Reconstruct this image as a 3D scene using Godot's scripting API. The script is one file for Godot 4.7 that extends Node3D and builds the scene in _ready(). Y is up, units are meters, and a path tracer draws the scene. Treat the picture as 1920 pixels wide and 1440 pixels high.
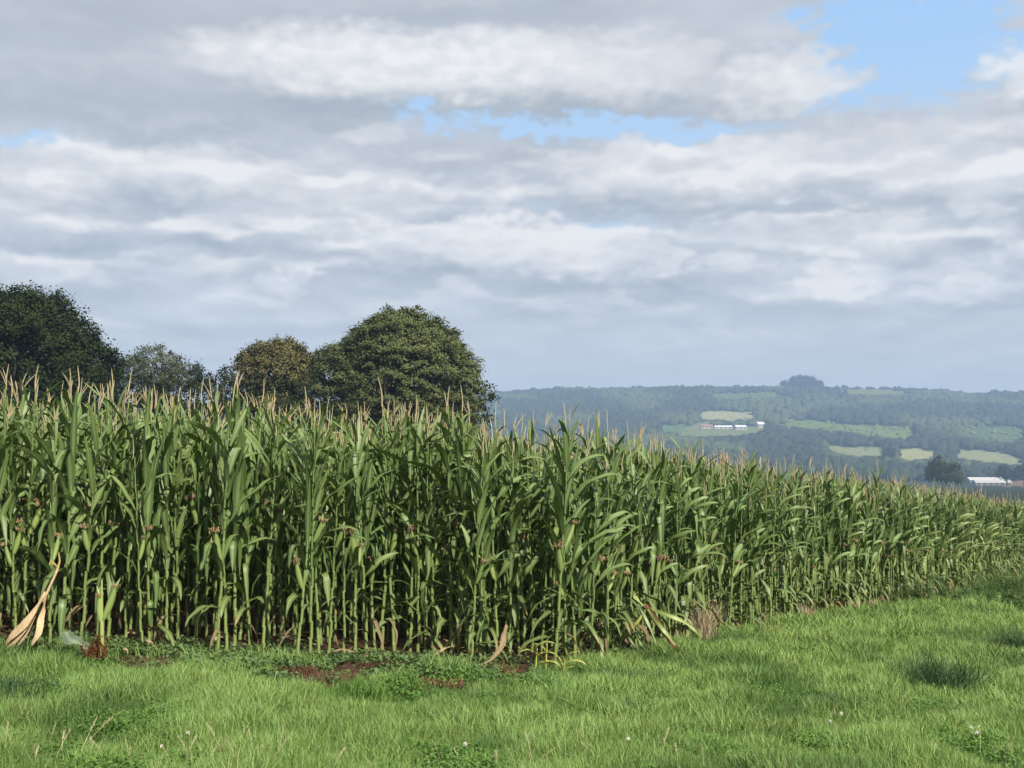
extends Node3D

const F := 2200.0                 # focal length of the photograph in its own 1920-wide pixels
const PITCH := 0.07712            # the camera looks up by this angle
const EYE := 1.6

var rng := RandomNumberGenerator.new()
var noise_a := FastNoiseLite.new()
var noise_b := FastNoiseLite.new()
var noise_c := FastNoiseLite.new()
var cam_basis := Basis(Vector3.RIGHT, PITCH)
var used_names := {}
var M := {}                       # materials
var fields := []                  # clearings and painted sunlit patches on the far hill: [outline, colour]


func R(a: float, b: float) -> float:
	return rng.randf_range(a, b)


# ------------------------------------------------------------------ naming and tagging
func numbered(called: String) -> String:
	var n: int = used_names.get(called, 0)
	used_names[called] = n + 1
	return called if n == 0 else "%s_%03d" % [called, n]


func thing(called: String, label: String, category: String, at := Vector3.ZERO, group := "") -> Node3D:
	var o := Node3D.new()
	o.name = numbered(called)
	add_child(o, true)
	o.position = at
	tag(o, label, category, group)
	return o


func tag(o: Node, label: String, category: String, group := "", kind := "") -> void:
	if label: o.set_meta("label", label)
	if category: o.set_meta("category", category)
	if group: o.set_meta("group", group)
	if kind: o.set_meta("kind", kind)


func part(called: String, mesh: Mesh, mat: Material, parent: Node, xf := Transform3D()) -> MeshInstance3D:
	var o := MeshInstance3D.new()
	o.mesh = mesh
	o.name = called if parent != self else numbered(called)
	o.transform = xf
	if mat: o.material_override = mat
	parent.add_child(o, true)
	return o


func scatter(called: String, mesh: Mesh, mat: Material, xfs: Array, cols: Array, parent: Node) -> MultiMeshInstance3D:
	var mm := MultiMesh.new()
	mm.transform_format = MultiMesh.TRANSFORM_3D
	mm.use_colors = true
	mm.mesh = mesh
	mm.instance_count = xfs.size()
	for i in xfs.size():
		mm.set_instance_transform(i, xfs[i])
		mm.set_instance_color(i, cols[i])
	var o := MultiMeshInstance3D.new()
	o.multimesh = mm
	if mat: o.material_override = mat
	o.name = numbered(called) if parent == self else called
	parent.add_child(o, true)
	return o


# ------------------------------------------------------------------ geometry helpers
class Geo:
	var v := PackedVector3Array()
	var n := PackedVector3Array()
	var c := PackedColorArray()
	var u := PackedVector2Array()
	var i := PackedInt32Array()

	func vert(p: Vector3, nn: Vector3, col: Color, uv := Vector2.ZERO) -> int:
		v.append(p); n.append(nn); c.append(col); u.append(uv)
		return v.size() - 1

	func tri(a: int, b: int, d: int) -> void:
		# wound so that the face looks the way its normals do
		var f := (v[d] - v[a]).cross(v[b] - v[a])
		if f.dot(n[a] + n[b] + n[d]) < 0.0:
			i.append(a); i.append(d); i.append(b)
		else:
			i.append(a); i.append(b); i.append(d)

	func quad(a: int, b: int, d: int, e: int) -> void:
		tri(a, b, d); tri(a, d, e)

	func mesh() -> ArrayMesh:
		var m := ArrayMesh.new()
		into(m)
		return m

	func into(m: ArrayMesh) -> void:
		var a := []
		a.resize(Mesh.ARRAY_MAX)
		a[Mesh.ARRAY_VERTEX] = v
		a[Mesh.ARRAY_NORMAL] = n
		a[Mesh.ARRAY_COLOR] = c
		a[Mesh.ARRAY_TEX_UV] = u
		a[Mesh.ARRAY_INDEX] = i
		m.add_surface_from_arrays(Mesh.PRIMITIVE_TRIANGLES, a)

	func add(g: Geo, xf: Transform3D, tint := Color.WHITE) -> void:
		var at := v.size()
		var nb := xf.basis.inverse().transposed()
		for k in g.v.size():
			v.append(xf * g.v[k])
			n.append((nb * g.n[k]).normalized())
			c.append(g.c[k] * tint)
			u.append(g.u[k])
		for k in g.i: i.append(k + at)


func tube(g: Geo, pts: Array, radii: Array, cols: Array, sides := 6) -> void:
	var rows := []
	for k in pts.size():
		var t: Vector3 = (pts[mini(k + 1, pts.size() - 1)] - pts[maxi(k - 1, 0)]).normalized()
		var s := t.cross(Vector3(0.13, 0.2, 0.97) if absf(t.z) < 0.9 else Vector3.RIGHT).normalized()
		var b := s.cross(t)
		var row := []
		for q in sides + 1:
			var a := TAU * q / sides
			var d := s * cos(a) + b * sin(a)
			row.append(g.vert(pts[k] + d * radii[k], d, cols[mini(k, cols.size() - 1)], Vector2(float(q) / sides, k)))
		rows.append(row)
	for k in pts.size() - 1:
		for q in sides:
			g.quad(rows[k][q], rows[k][q + 1], rows[k + 1][q + 1], rows[k + 1][q])


# a strap-shaped leaf along the way pts, with a fold along its rib and a waved margin
func blade(g: Geo, length: float, width: float, tilt: Callable, fold: float, wave: float, turn: float, col: Color, rib: Color, segs := 10, sway := 0.0, dry_tip := Color(0, 0, 0, 0), base_w := 0.5) -> void:
	var across := [-1.0, -0.55, -0.07, 0.07, 0.55, 1.0]
	var p := Vector3(0, 0, 0)
	var rows := []
	var ph := R(0, TAU)
	for k in segs + 1:
		var t := float(k) / segs
		var a: float = tilt.call(t)
		var side_lean := sway * t * t
		var dir := Vector3(sin(a) * cos(side_lean), cos(a), sin(a) * sin(side_lean))
		if k > 0: p += dir * length / segs
		var s0 := Vector3(-sin(side_lean), 0, cos(side_lean))
		var n0 := s0.cross(dir).normalized()
		if n0.dot(Vector3.UP) < 0 and a < PI / 2: n0 = -n0
		var roll := turn * t
		var s := s0 * cos(roll) + n0 * sin(roll)
		var nn := n0 * cos(roll) - s0 * sin(roll)
		var w := width * 0.5 * (base_w + (1.0 - base_w) * smoothstep(0.0, 0.28, t)) * pow(maxf(0.0, 1.0 - pow(t, 2.4)), 0.8)
		var row := []
		for q in across:
			var up: float = absf(q) * fold * (1.0 - 0.6 * t) * w + wave * q * sin(ph + t * 15.0 + q * 1.3) * absf(q) * minf(1.0, w / 0.03)
			var cc := rib if absf(q) < 0.1 else col * (0.95 + 0.1 * absf(q))
			if dry_tip.a > 0.0: cc = cc.lerp(dry_tip, smoothstep(0.62, 1.0, t + 0.12 * sin(ph * 3.0 + q * 4.0)))
			cc.a = 1.0
			row.append(g.vert(p + s * q * w + nn * up, (nn - s * q * fold * 0.8).normalized(), cc, Vector2(0.5 + 0.5 * q, t * 6.0)))
		rows.append(row)
	for k in segs:
		for q in across.size() - 1:
			g.quad(rows[k][q], rows[k][q + 1], rows[k + 1][q + 1], rows[k + 1][q])


# ------------------------------------------------------------------ the lie of the land
func lookup(table: Array, x: float) -> float:
	if x <= table[0][0]: return table[0][1]
	for k in table.size() - 1:
		if x < table[k + 1][0]:
			var t: float = (x - table[k][0]) / (table[k + 1][0] - table[k][0])
			return lerpf(table[k][1], table[k + 1][1], t)
	return table[-1][1]


const HILL := [[350.0, -6.2], [600.0, -6.5], [930.0, -6.5], [1060.0, -2.0], [1180.0, 8.0], [1300.0, 20.0], [1480.0, 40.0], [1650.0, 61.0], [1850.0, 88.0], [2100.0, 125.0], [2300.0, 155.0], [2450.0, 171.0], [2520.0, 173.0], [2700.0, 168.0], [3300.0, 130.0], [6000.0, 90.0]]
const RIDGE := [[-0.8, 0.7], [-0.3, 0.86], [-0.02, 1.0], [0.02, 1.03], [0.06, 1.04], [0.15, 1.068], [0.22, 1.074], [0.29, 1.068], [0.34, 1.05], [0.385, 1.018], [0.44, 1.005], [0.8, 0.9]]
const EDGE := [[-40.0, 9.6], [-12.0, 9.8], [-4.4, 10.06], [-1.63, 10.25], [-0.05, 10.42], [0.43, 10.6], [1.02, 11.8], [3.5, 16.3], [8.1, 23.5], [14.7, 34.7], [22.0, 47.0], [60.0, 111.0]]


# bare soil at the foot of the maize: [x, d, radius]
var bare_soil := []


func bare_here(x: float, d: float) -> float:
	var most := 0.0
	for b in bare_soil:
		var dx: float = (x - b[0]) / (b[2] * 1.25)
		var dd: float = (d - b[1]) / b[2]
		var r := sqrt(dx * dx + dd * dd) + 0.5 * noise_b.get_noise_2d(x * 110.0, d * 110.0)
		most = maxf(most, 1.0 - smoothstep(0.65, 1.0, r))
	return most


# grass stays short on the viewer's side of the bare soil
func trodden(x: float, d: float) -> float:
	var s := 1.0
	for b in bare_soil:
		var near: float = b[1] - d
		if near > -0.3 and near < 1.3 and absf(x - b[0]) < b[2] * 1.5:
			s = minf(s, lerpf(0.42, 1.0, smoothstep(0.3, 1.3, near) + smoothstep(0.9, 1.5, absf(x - b[0]) / b[2])))
	return minf(s, 1.0)


func edge(x: float) -> float:
	return lookup(EDGE, x)


func lie(x: float, d: float) -> float:
	var xx := 34.0 * tanh(x / 34.0)
	var dd := maxf(d, -10.0)
	var near := 0.1 - 0.06 * xx - 0.02 * dd
	if d < 60.0: return near
	var far := lookup(HILL, d)
	if d > 930.0: far = -6.5 + (far + 6.5) * lookup(RIDGE, x / d) + 5.0 * noise_a.get_noise_2d(x * 0.12, d * 0.12) * smoothstep(1000.0, 1500.0, d)
	return lerpf(near, far, smoothstep(60.0, 330.0, d))


func ground(x: float, d: float) -> float:
	var h := lie(x, d)
	if d < 60.0:
		var open := smoothstep(0.1, -0.6, d - edge(x))
		h += (0.055 * noise_b.get_noise_2d(x * 28.0, d * 28.0) + 0.025 * noise_b.get_noise_2d(x * 90.0 + 500.0, d * 90.0)) * (0.25 + 0.75 * open)
	return h


func at(x: float, d: float, up := 0.0) -> Vector3:
	return Vector3(x, ground(x, d) + up, -d)


func ray(px: float, py: float) -> Vector3:
	return cam_basis * Vector3((px - 960.0) / F, (720.0 - py) / F, -1.0)


# where that line of sight of the photograph stands at the depth d
func sight(px: float, py: float, d: float) -> Vector3:
	var r := ray(px, py)
	return Vector3(0, EYE, 0) + r * (d / -r.z)


func seen_at(p: Vector3) -> Vector2:
	var q := cam_basis.inverse() * (p - Vector3(0, EYE, 0))
	return Vector2(960.0 + F * q.x / -q.z, 720.0 - F * q.y / -q.z)


# where it meets the ground, as (x, d)
func footing(px: float, py: float, from := 3.0) -> Vector2:
	var r := ray(px, py)
	r /= -r.z
	var d := from
	var last := from
	while d < 2700.0:
		if EYE + r.y * d < lie(r.x * d, d):
			for k in 14:
				var m := (last + d) / 2.0
				if EYE + r.y * m < lie(r.x * m, m): d = m
				else: last = m
			break
		last = d
		d *= 1.02
	return Vector2(r.x * d, d)


# ------------------------------------------------------------------ sky
# clouds by azimuth and elevation, in units of 1/2200 radian: [x, y, half width, half height above, below, strength]
const BLUE := [[1690, 30, 200, 90, 120, 1.25], [1800, 120, 120, 90, 60, 0.9], [1030, 232, 230, 24, 34, 1.0], [780, 205, 120, 22, 30, 0.6], [1290, 248, 170, 26, 22, 0.9], [70, 264, 130, 16, 16, 0.75], [360, 262, 120, 10, 12, 0.3], [1170, 418, 110, 30, 36, 0.55], [1010, 395, 80, 20, 24, 0.25], [1600, 190, 90, 40, 30, 0.35], [900, 400, 160, 14, 14, 0.25]]
const WHITE := [[700, 108, 330, 46, 48, 1.0], [960, 112, 200, 50, 46, 0.75], [1190, 118, 150, 46, 50, 0.6], [1480, 138, 110, 44, 46, 0.75], [250, 160, 260, 50, 40, 0.22], [1420, 150, 200, 26, 40, 0.3], [1905, 132, 60, 40, 36, 1.0],
	[120, 300, 150, 26, 46, 0.65], [350, 300, 150, 28, 40, 0.6], [600, 330, 150, 40, 40, 0.35], [700, 250, 60, 20, 20, 0.45], [60, 385, 140, 28, 34, 0.5], [560, 370, 220, 26, 36, 0.5], [780, 345, 60, 26, 26, 0.4], [930, 365, 40, 30, 30, 0.5], [370, 412, 60, 16, 22, 0.6],
	[1300, 290, 260, 24, 60, 0.6], [1560, 270, 200, 40, 60, 0.35], [1130, 335, 60, 24, 26, 0.5], [1420, 330, 90, 40, 40, 0.4], [1700, 320, 70, 40, 50, 0.45], [1850, 320, 60, 40, 60, 0.5], [1820, 240, 200, 40, 60, 0.25], [1860, 400, 40, 30, 30, 0.45],
	[980, 440, 190, 26, 50, 1.05], [760, 445, 130, 26, 34, 0.6], [1130, 468, 110, 30, 40, 0.7], [560, 430, 180, 16, 30, 0.3], [1240, 490, 30, 30, 26, 0.6],
	[1500, 425, 230, 24, 36, 0.65], [1700, 455, 120, 16, 26, 0.6], [1570, 512, 90, 24, 30, 1.0], [1790, 545, 70, 16, 18, 0.7], [1460, 515, 110, 30, 30, 0.35], [560, 526, 40, 14, 20, 0.6], [430, 528, 60, 12, 18, 0.4], [60, 500, 130, 22, 26, 0.4], [520, 570, 240, 14, 22, 0.2], [1320, 625, 110, 14, 18, 0.22], [1830, 500, 60, 20, 24, 0.35]]
const DARK := [[250, 205, 420, 60, 48, 0.9], [760, 180, 420, 24, 44, 0.75], [1150, 188, 240, 22, 36, 0.6], [1360, 215, 130, 26, 24, 0.4], [300, 40, 460, 60, 60, 0.45], [760, 20, 300, 40, 30, 0.55], [1080, 10, 200, 40, 30, 0.4], [60, 120, 200, 60, 50, 0.3], [1330, 370, 300, 24, 30, 0.5], [1650, 390, 260, 28, 34, 0.5], [960, 505, 420, 14, 22, 0.4], [1240, 560, 300, 20, 26, 0.25], [480, 470, 400, 24, 24, 0.15], [330, 345, 200, 14, 18, 0.25], [1420, 468, 240, 10, 20, 0.3]]


func sky_colour(dir: Vector3, az: float, el: float) -> Color:
	# seen from below, a deck of clouds lies on a plane: its pattern narrows towards the horizon
	var k := 1.0 / (maxf(dir.y, 0.0) + 0.09)
	var px := dir.x * k
	var pz := dir.z * k
	var n1 := noise_c.get_noise_2d(px * 60.0, pz * 60.0)
	var n2 := noise_c.get_noise_2d(px * 150.0 + 77.0, pz * 150.0)
	var x := az * F
	var y := el * F
	var front := absf(x) < 1400.0 and y < 1250.0
	var blue := 0.0
	var white := 0.0
	var dark := 0.0
	if front:
		var w1 := noise_a.get_noise_2d(x * 0.55, y * 1.5)
		var w2 := noise_a.get_noise_2d(x * 0.55 + 900.0, y * 1.5)
		var w3 := noise_a.get_noise_2d(x * 2.4, y * 4.0 + 300.0)
		var wx := x + w1 * 75.0 + w3 * 22.0
		var wy := y + w2 * 26.0 + noise_a.get_noise_2d(x * 2.4 + 700.0, y * 4.0) * 15.0
		for b in sky_blue:
			blue += blob(b, wx, wy)
		var clear := 1.0
		for b in sky_white:
			clear *= 1.0 - minf(0.97, heap(b, wx, wy))
		white = 1.0 - clear
		for b in sky_dark:
			dark += blob(b, x + w1 * 60.0, y + w2 * 20.0)
		var bil := noise_a.get_noise_2d(x * 1.5 + 50.0, y * 3.4)
		white *= clampf(0.92 + 0.42 * bil + 0.1 * w3, 0.3, 1.3)
		# heaps all over the deck: bright where their tops meet thinner air above, grey below
		var low_down := lerpf(1.0, 0.15, smoothstep(520.0, 680.0, y)) * smoothstep(150.0, 380.0, y)
		var sx := x * 0.13 + w3 * 4.0
		var sy := y * 0.55 + w2 * 10.0
		var lit := noise_c.get_noise_2d(sx, sy) - noise_c.get_noise_2d(sx, sy + 13.0)
		white += maxf(0.0, lit - 0.04) * 1.35 * low_down
		dark += maxf(0.0, -lit - 0.04) * 1.0 * low_down
		blue = smoothstep(0.22, 0.85, blue * (1.0 + 0.7 * bil + 0.4 * w3))
	var away := smoothstep(1050.0, 1400.0, absf(x)) if front else 1.0
	if front: away = maxf(away, smoothstep(900.0, 1250.0, y))
	blue = lerpf(blue, smoothstep(0.12, 0.4, n1 + 0.3 * n2 - 0.05) * smoothstep(0.03, 0.15, dir.y), away)
	white = lerpf(white, clampf(1.6 * n2 + 0.25, 0.0, 1.0) * smoothstep(0.08, 0.2, dir.y), away)
	dark = lerpf(dark, clampf(-1.3 * n1 + 0.15, 0.0, 0.9) * smoothstep(0.08, 0.2, dir.y), away)
	var up := clampf(y / 870.0, 0.0, 1.0)
	var deck := Color(0.758, 0.778, 0.806).lerp(Color(0.74, 0.758, 0.79), smoothstep(0.2, 0.8, up))
	deck = deck * (1.0 + 0.07 * n2 * smoothstep(0.1, 0.4, up) + 0.035 * n1)
	var c := deck
	c = c.lerp(Color(0.645, 0.675, 0.712), clampf(dark, 0.0, 1.0))
	c = c.lerp(Color(0.925, 0.92, 0.915), clampf(white, 0.0, 1.0) * 0.95)
	c = c.lerp(Color(0.72, 0.82, 0.92).lerp(Color(0.62, 0.77, 0.935), smoothstep(0.5, 1.0, up)), blue * clampf(1.15 - white, 0.0, 1.0))
	return c


func blob(b: Array, x: float, y: float) -> float:
	var dx: float = (x - b[0]) / b[2]
	if absf(dx) > 2.2: return 0.0
	var dy: float = y - b[1]
	dy = dy / b[3] if dy > 0.0 else dy / b[4]
	if absf(dy) > 2.2: return 0.0
	return b[5] * exp(-(dx * dx + dy * dy) * 1.1)


# a heap of cloud: a crisp rounded top, fading away below
func heap(b: Array, x: float, y: float) -> float:
	var dx: float = (x - b[0]) / (b[2] * 1.25)
	if absf(dx) > 1.3: return 0.0
	var dy: float = y - b[1]
	dy = dy / (b[3] * 1.25) if dy > 0.0 else dy / (b[4] * 1.7)
	if absf(dy) > 1.6: return 0.0
	var v := 1.0 - dx * dx - dy * dy
	return b[5] * 0.9 * (smoothstep(-0.3, 0.85, v) if dy > 0.0 else smoothstep(-0.35, 1.0, v))


var sky_blue := []
var sky_white := []
var sky_dark := []


func sky_list(list: Array) -> Array:
	var out := []
	for b in list:
		var r := ray(b[0], b[1]).normalized()
		out.append([atan2(r.x, -r.z) * F, asin(r.y) * F, b[2] * 0.93, b[3], b[4], b[5]])
	return out


func make_sky() -> ImageTexture:
	sky_blue = sky_list(BLUE)
	sky_white = sky_list(WHITE)
	sky_dark = sky_list(DARK)
	for b in sky_white:      # every heap has a greyer base
		if b[5] > 0.45: sky_dark.append([b[0] + 10.0, b[1] - b[4] * 1.5, b[2] * 1.05, b[4] * 0.55, b[4] * 0.8, 0.5])
	var w := 4096
	var h := 2048
	var low := Image.create(512, 256, false, Image.FORMAT_RGB8)
	for py in 256:
		var el := PI / 2.0 - PI * (py + 0.5) / 256.0
		for px in 512:
			if el < -0.03:
				low.set_pixel(px, py, Color(0.42, 0.46, 0.42))
				continue
			var az := wrapf(TAU * (px + 0.5) / 512.0, -PI, PI)
			low.set_pixel(px, py, sky_colour(Vector3(sin(az) * cos(el), sin(el), -cos(az) * cos(el)), az, el))
	low.resize(w, h, Image.INTERPOLATE_CUBIC)
	for py in range(int(h * 0.355), int(h * 0.502)):
		var el := PI / 2.0 - PI * (py + 0.5) / h
		for col in range(int(w * -0.075), int(w * 0.075)):
			var px := posmod(col, w)
			var az := TAU * (col + 0.5) / w
			low.set_pixel(px, py, sky_colour(Vector3(sin(az) * cos(el), sin(el), -cos(az) * cos(el)), az, el))
	return ImageTexture.create_from_image(low)


# ------------------------------------------------------------------ materials
func mat(called: String, rough: float, back := Color(0, 0, 0), spec := 0.5) -> StandardMaterial3D:
	var m := StandardMaterial3D.new()
	m.resource_name = called
	m.vertex_color_use_as_albedo = true
	m.roughness = rough
	m.metallic_specular = spec
	m.cull_mode = BaseMaterial3D.CULL_DISABLED
	if back.r + back.g + back.b > 0.0:
		m.backlight_enabled = true
		m.backlight = back
	M[called] = m
	return m


func grain_texture(size: int, lo: float, hi: float, freq: float, s: int) -> NoiseTexture2D:
	var n := FastNoiseLite.new()
	n.seed = s
	n.frequency = freq
	n.fractal_octaves = 5
	var t := NoiseTexture2D.new()
	t.width = size
	t.height = size
	t.seamless = true
	t.noise = n
	var ramp := Gradient.new()
	ramp.set_color(0, Color(lo, lo, lo))
	ramp.set_color(1, Color(hi, hi, hi))
	t.color_ramp = ramp
	return t


func make_materials() -> void:
	# parallel veins of a maize leaf
	var veins := Image.create(64, 64, false, Image.FORMAT_RGB8)
	var r2 := RandomNumberGenerator.new()
	r2.seed = 5
	for x in 64:
		var g := r2.randf_range(0.86, 1.0)
		for y in 64:
			var q := g * r2.randf_range(0.96, 1.0)
			veins.set_pixel(x, y, Color(q, q, q))
	var leaf := mat("maize_leaf", 0.52, Color(0.5, 0.56, 0.18))
	leaf.albedo_texture = ImageTexture.create_from_image(veins)
	mat("maize_stem", 0.55)
	var streaks := Image.create(64, 128, false, Image.FORMAT_RGB8)
	for x in 64:
		var g := r2.randf_range(0.62, 1.0)
		for y in 128:
			var q := clampf(g + 0.25 * noise_a.get_noise_2d(x * 14.0, y * 3.0), 0.35, 1.0) * r2.randf_range(0.93, 1.0)
			streaks.set_pixel(x, y, Color(q, q * 0.97, q * 0.93))
	mat("dry", 0.85, Color(0.22, 0.18, 0.12), 0.3).albedo_texture = ImageTexture.create_from_image(streaks)
	mat("tassel", 0.8, Color(0.2, 0.17, 0.1), 0.3)
	mat("grass", 0.55, Color(0.55, 0.6, 0.22), 0.35)
	mat("weed", 0.6, Color(0.6, 0.66, 0.28), 0.35)
	mat("tree_leaf", 0.85, Color(0.5, 0.55, 0.25), 0.15)
	mat("petal", 0.7, Color(0.3, 0.3, 0.3), 0.3)
	var bark := mat("bark", 0.9, Color(0, 0, 0), 0.2)
	bark.albedo_texture = grain_texture(256, 0.5, 1.0, 0.04, 11)
	bark.uv1_triplanar = true
	bark.uv1_scale = Vector3(0.8, 0.25, 0.8)
	var soil := mat("ground", 0.95, Color(0, 0, 0), 0.2)
	soil.albedo_texture = grain_texture(1024, 0.45, 1.0, 0.012, 3)
	soil.uv1_triplanar = true
	soil.uv1_world_triplanar = true
	soil.uv1_scale = Vector3(0.55, 0.55, 0.55)
	var hill := mat("hill", 0.95, Color(0, 0, 0), 0.1)
	hill.albedo_texture = grain_texture(512, 0.7, 1.0, 0.02, 4)
	hill.uv1_triplanar = true
	hill.uv1_world_triplanar = true
	hill.uv1_scale = Vector3(0.01, 0.01, 0.01)
	mat("wood", 0.95, Color(0, 0, 0), 0.1)
	mat("paint", 0.7, Color(0, 0, 0), 0.3)


# ------------------------------------------------------------------ ground and hill
func in_field_or_lit(at_px: Vector2) -> int:
	var px := at_px + Vector2(noise_b.get_noise_2d(at_px.x * 1.6, at_px.y * 4.0) * 9.0, noise_b.get_noise_2d(at_px.x * 2.0 + 99.0, at_px.y * 4.0) * 3.5)
	for k in fields.size():
		if fields[k][2].has_point(px) and Geometry2D.is_point_in_polygon(px, fields[k][0]): return k
	return -1


func add_field_or_lit(c: Color, pts: Array) -> void:
	var p := PackedVector2Array()
	for k in range(0, pts.size(), 2): p.append(Vector2(pts[k], pts[k + 1]))
	var box := Rect2(p[0], Vector2.ZERO)
	for q in p: box = box.expand(q)
	fields.append([p, c, box])


func make_ground() -> void:
	var g := Geo.new()
	var rings := []
	var d := 0.6
	while d < 380.0:
		rings.append(d)
		d *= 1.018 if d < 45.0 else 1.05
	rings.append(380.0)
	var turns := []
	var a := -PI
	while a < PI - 0.001:
		turns.append(a)
		a += 0.009 if absf(a) < 0.55 else 0.06
	turns.append(PI)
	var centre := g.vert(Vector3(0, ground(0, 0), 0), Vector3.UP, Color(0.05, 0.07, 0.02))
	var last := []
	for r in rings:
		var row := []
		for t in turns:
			var x: float = r * sin(t)
			var dd: float = r * cos(t)
			var inside := smoothstep(-0.95, -0.3 if x < 0.4 else 0.3, dd - edge(x) + 0.4 * noise_b.get_noise_2d(x * 60.0, dd * 60.0)) * smoothstep(75.0, 60.0, r)
			var c := Color(0.05, 0.072, 0.02).lerp(Color(0.125, 0.08, 0.05), inside)
			if r < 14.0: c = c.lerp(Color(0.15, 0.098, 0.068), bare_here(x, dd) * 0.8)
			if r > 75.0: c = c.lerp(Color(0.09, 0.12, 0.04), smoothstep(75.0, 110.0, r))
			row.append(g.vert(at(x, dd), Vector3.UP, c))
		if last.is_empty():
			for k in row.size() - 1: g.tri(centre, row[k], row[k + 1])
		else:
			for k in row.size() - 1: g.quad(last[k], row[k], row[k + 1], last[k + 1])
		last = row
	fix_normals(g)
	var o := part("ground", g.mesh(), M.ground, self)
	o.set_meta("kind", "structure")
	tag(o, "ground of the grass strip and the maize field, falling gently to the valley", "ground")

	# the valley and the far hill beyond it, same rings going on
	g = Geo.new()
	rings = [380.0, 450.0, 540.0, 640.0, 740.0, 820.0]
	d = 860.0
	while d < 2560.0:
		rings.append(d)
		d += 14.0
	for q in [2640.0, 2800.0, 3200.0, 4200.0, 5800.0]: rings.append(q)
	turns = []
	a = -PI
	while a < PI - 0.001:
		turns.append(a)
		a += 0.0026 if a > -0.06 and a < 0.43 else 0.06
	turns.append(PI)
	last = []
	for r in rings:
		var row := []
		for t in turns:
			var x: float = r * sin(t)
			var dd: float = r * cos(t)
			var p := Vector3(x, lie(x, dd), -dd)
			var c := Color(0.035, 0.05, 0.026)
			if t > -0.06 and t < 0.43:
				var f := in_field_or_lit(seen_at(p))
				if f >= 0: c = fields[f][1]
			row.append(g.vert(p, Vector3.UP, c))
		if not last.is_empty():
			for k in row.size() - 1: g.quad(last[k], row[k], row[k + 1], last[k + 1])
		last = row
	fix_normals(g)
	o = part("hills", g.mesh(), M.hill, self)
	o.set_meta("kind", "structure")
	tag(o, "wooded ridge across the valley with pale fields on its slope", "hill")


func fix_normals(g: Geo) -> void:
	for k in g.n.size(): g.n[k] = Vector3.ZERO
	for k in range(0, g.i.size(), 3):
		var a := g.v[g.i[k]]
		var n := (g.v[g.i[k + 2]] - a).cross(g.v[g.i[k + 1]] - a)
		for q in 3: g.n[g.i[k + q]] += n
	for k in g.n.size():
		g.n[k] = g.n[k].normalized() if g.n[k].y >= 0 else -g.n[k].normalized()


func lumpy_crown(s: int, wide: float, high: float) -> ArrayMesh:
	var g := Geo.new()
	var n := FastNoiseLite.new()
	n.seed = s
	n.frequency = 0.9
	n.fractal_octaves = 3
	var rows := []
	for j in 9:
		var row := []
		var v := PI * j / 8.0
		for i in 13:
			var u := TAU * (i % 12) / 12.0
			var dir := Vector3(sin(v) * cos(u), cos(v), sin(v) * sin(u))
			var r := 1.0 + 0.55 * n.get_noise_3dv(dir * 1.6)
			var p := Vector3(dir.x * wide, dir.y * high * (1.0 if dir.y > 0 else 0.8) + high * 0.75, dir.z * wide) * Vector3(r, 0.4 + 0.6 * r, r)
			row.append(g.vert(p, dir, Color(1, 1, 1)))
		rows.append(row)
	for j in 8:
		for i in 12: g.quad(rows[j][i], rows[j][i + 1], rows[j + 1][i + 1], rows[j + 1][i])
	fix_out(g, Vector3(0, high * 0.6, 0))
	return g.mesh()


func fix_out(g: Geo, c: Vector3) -> void:
	for k in g.n.size(): g.n[k] = Vector3.ZERO
	for k in range(0, g.i.size(), 3):
		var a := g.v[g.i[k]]
		var n := (g.v[g.i[k + 2]] - a).cross(g.v[g.i[k + 1]] - a)
		for q in 3: g.n[g.i[k + q]] += n
	for k in g.n.size():
		g.n[k] = g.n[k].normalized()
		if g.n[k].dot(g.v[k] - c) < 0: g.n[k] = -g.n[k]


func make_woods() -> void:
	rng.seed = 91
	var root := Node3D.new()
	root.name = numbered("woods")
	add_child(root)
	tag(root, "dense woods covering the far ridge, hazy blue with distance", "woods", "", "stuff")
	for v in 3:
		var xfs := []
		var cols := []
		var crown := lumpy_crown(40 + v, 1.0, 1.0)
		for k in 6200:
			var d := sqrt(R(1000.0 * 1000.0, 2540.0 * 2540.0))
			var x := d * R(-0.1, 0.5)
			var h := R(5.0, 10.0) + 7.0 * rng.randf() * rng.randf()
			if d > 2230.0: h *= lerpf(1.0, 0.3 if rng.randf() < 0.8 else 0.62, smoothstep(2230.0, 2330.0, d))
			var p := Vector3(x, lie(x, d) - 1.0, -d)
			var px := seen_at(p)
			if px.x > 2000.0 or px.x < 820.0: continue
			var f := maxi(maxi(in_field_or_lit(px), in_field_or_lit(px + Vector2(0, -h * F / d * 0.5))), in_field_or_lit(px + Vector2(0, -h * F / d)))
			var sunlit_scrub := false
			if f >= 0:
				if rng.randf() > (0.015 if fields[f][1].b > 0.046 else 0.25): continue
				sunlit_scrub = true
			var w := R(3.0, 8.5) * R(0.8, 1.15)
			if sunlit_scrub:
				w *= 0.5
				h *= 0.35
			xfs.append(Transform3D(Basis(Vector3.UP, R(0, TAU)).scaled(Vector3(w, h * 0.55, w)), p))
			var c := Color(0.024, 0.034, 0.02).lerp(Color(0.062, 0.082, 0.034), clampf(smoothstep(-0.1, 0.35, noise_b.get_noise_2d(x * 0.25, d * 0.12)) * 0.8 + 0.35 * rng.randf() * rng.randf(), 0.0, 1.0))  # wood tones lowered to stand in for cloud shade, varied by noise
			if sunlit_scrub: c = Color(0.1, 0.14, 0.05)  # lighter colour paints sunlit wood between cloud shadows; field bushes share it
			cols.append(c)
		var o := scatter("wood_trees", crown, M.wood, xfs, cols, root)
		o.set_meta("kind", "stuff")


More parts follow.
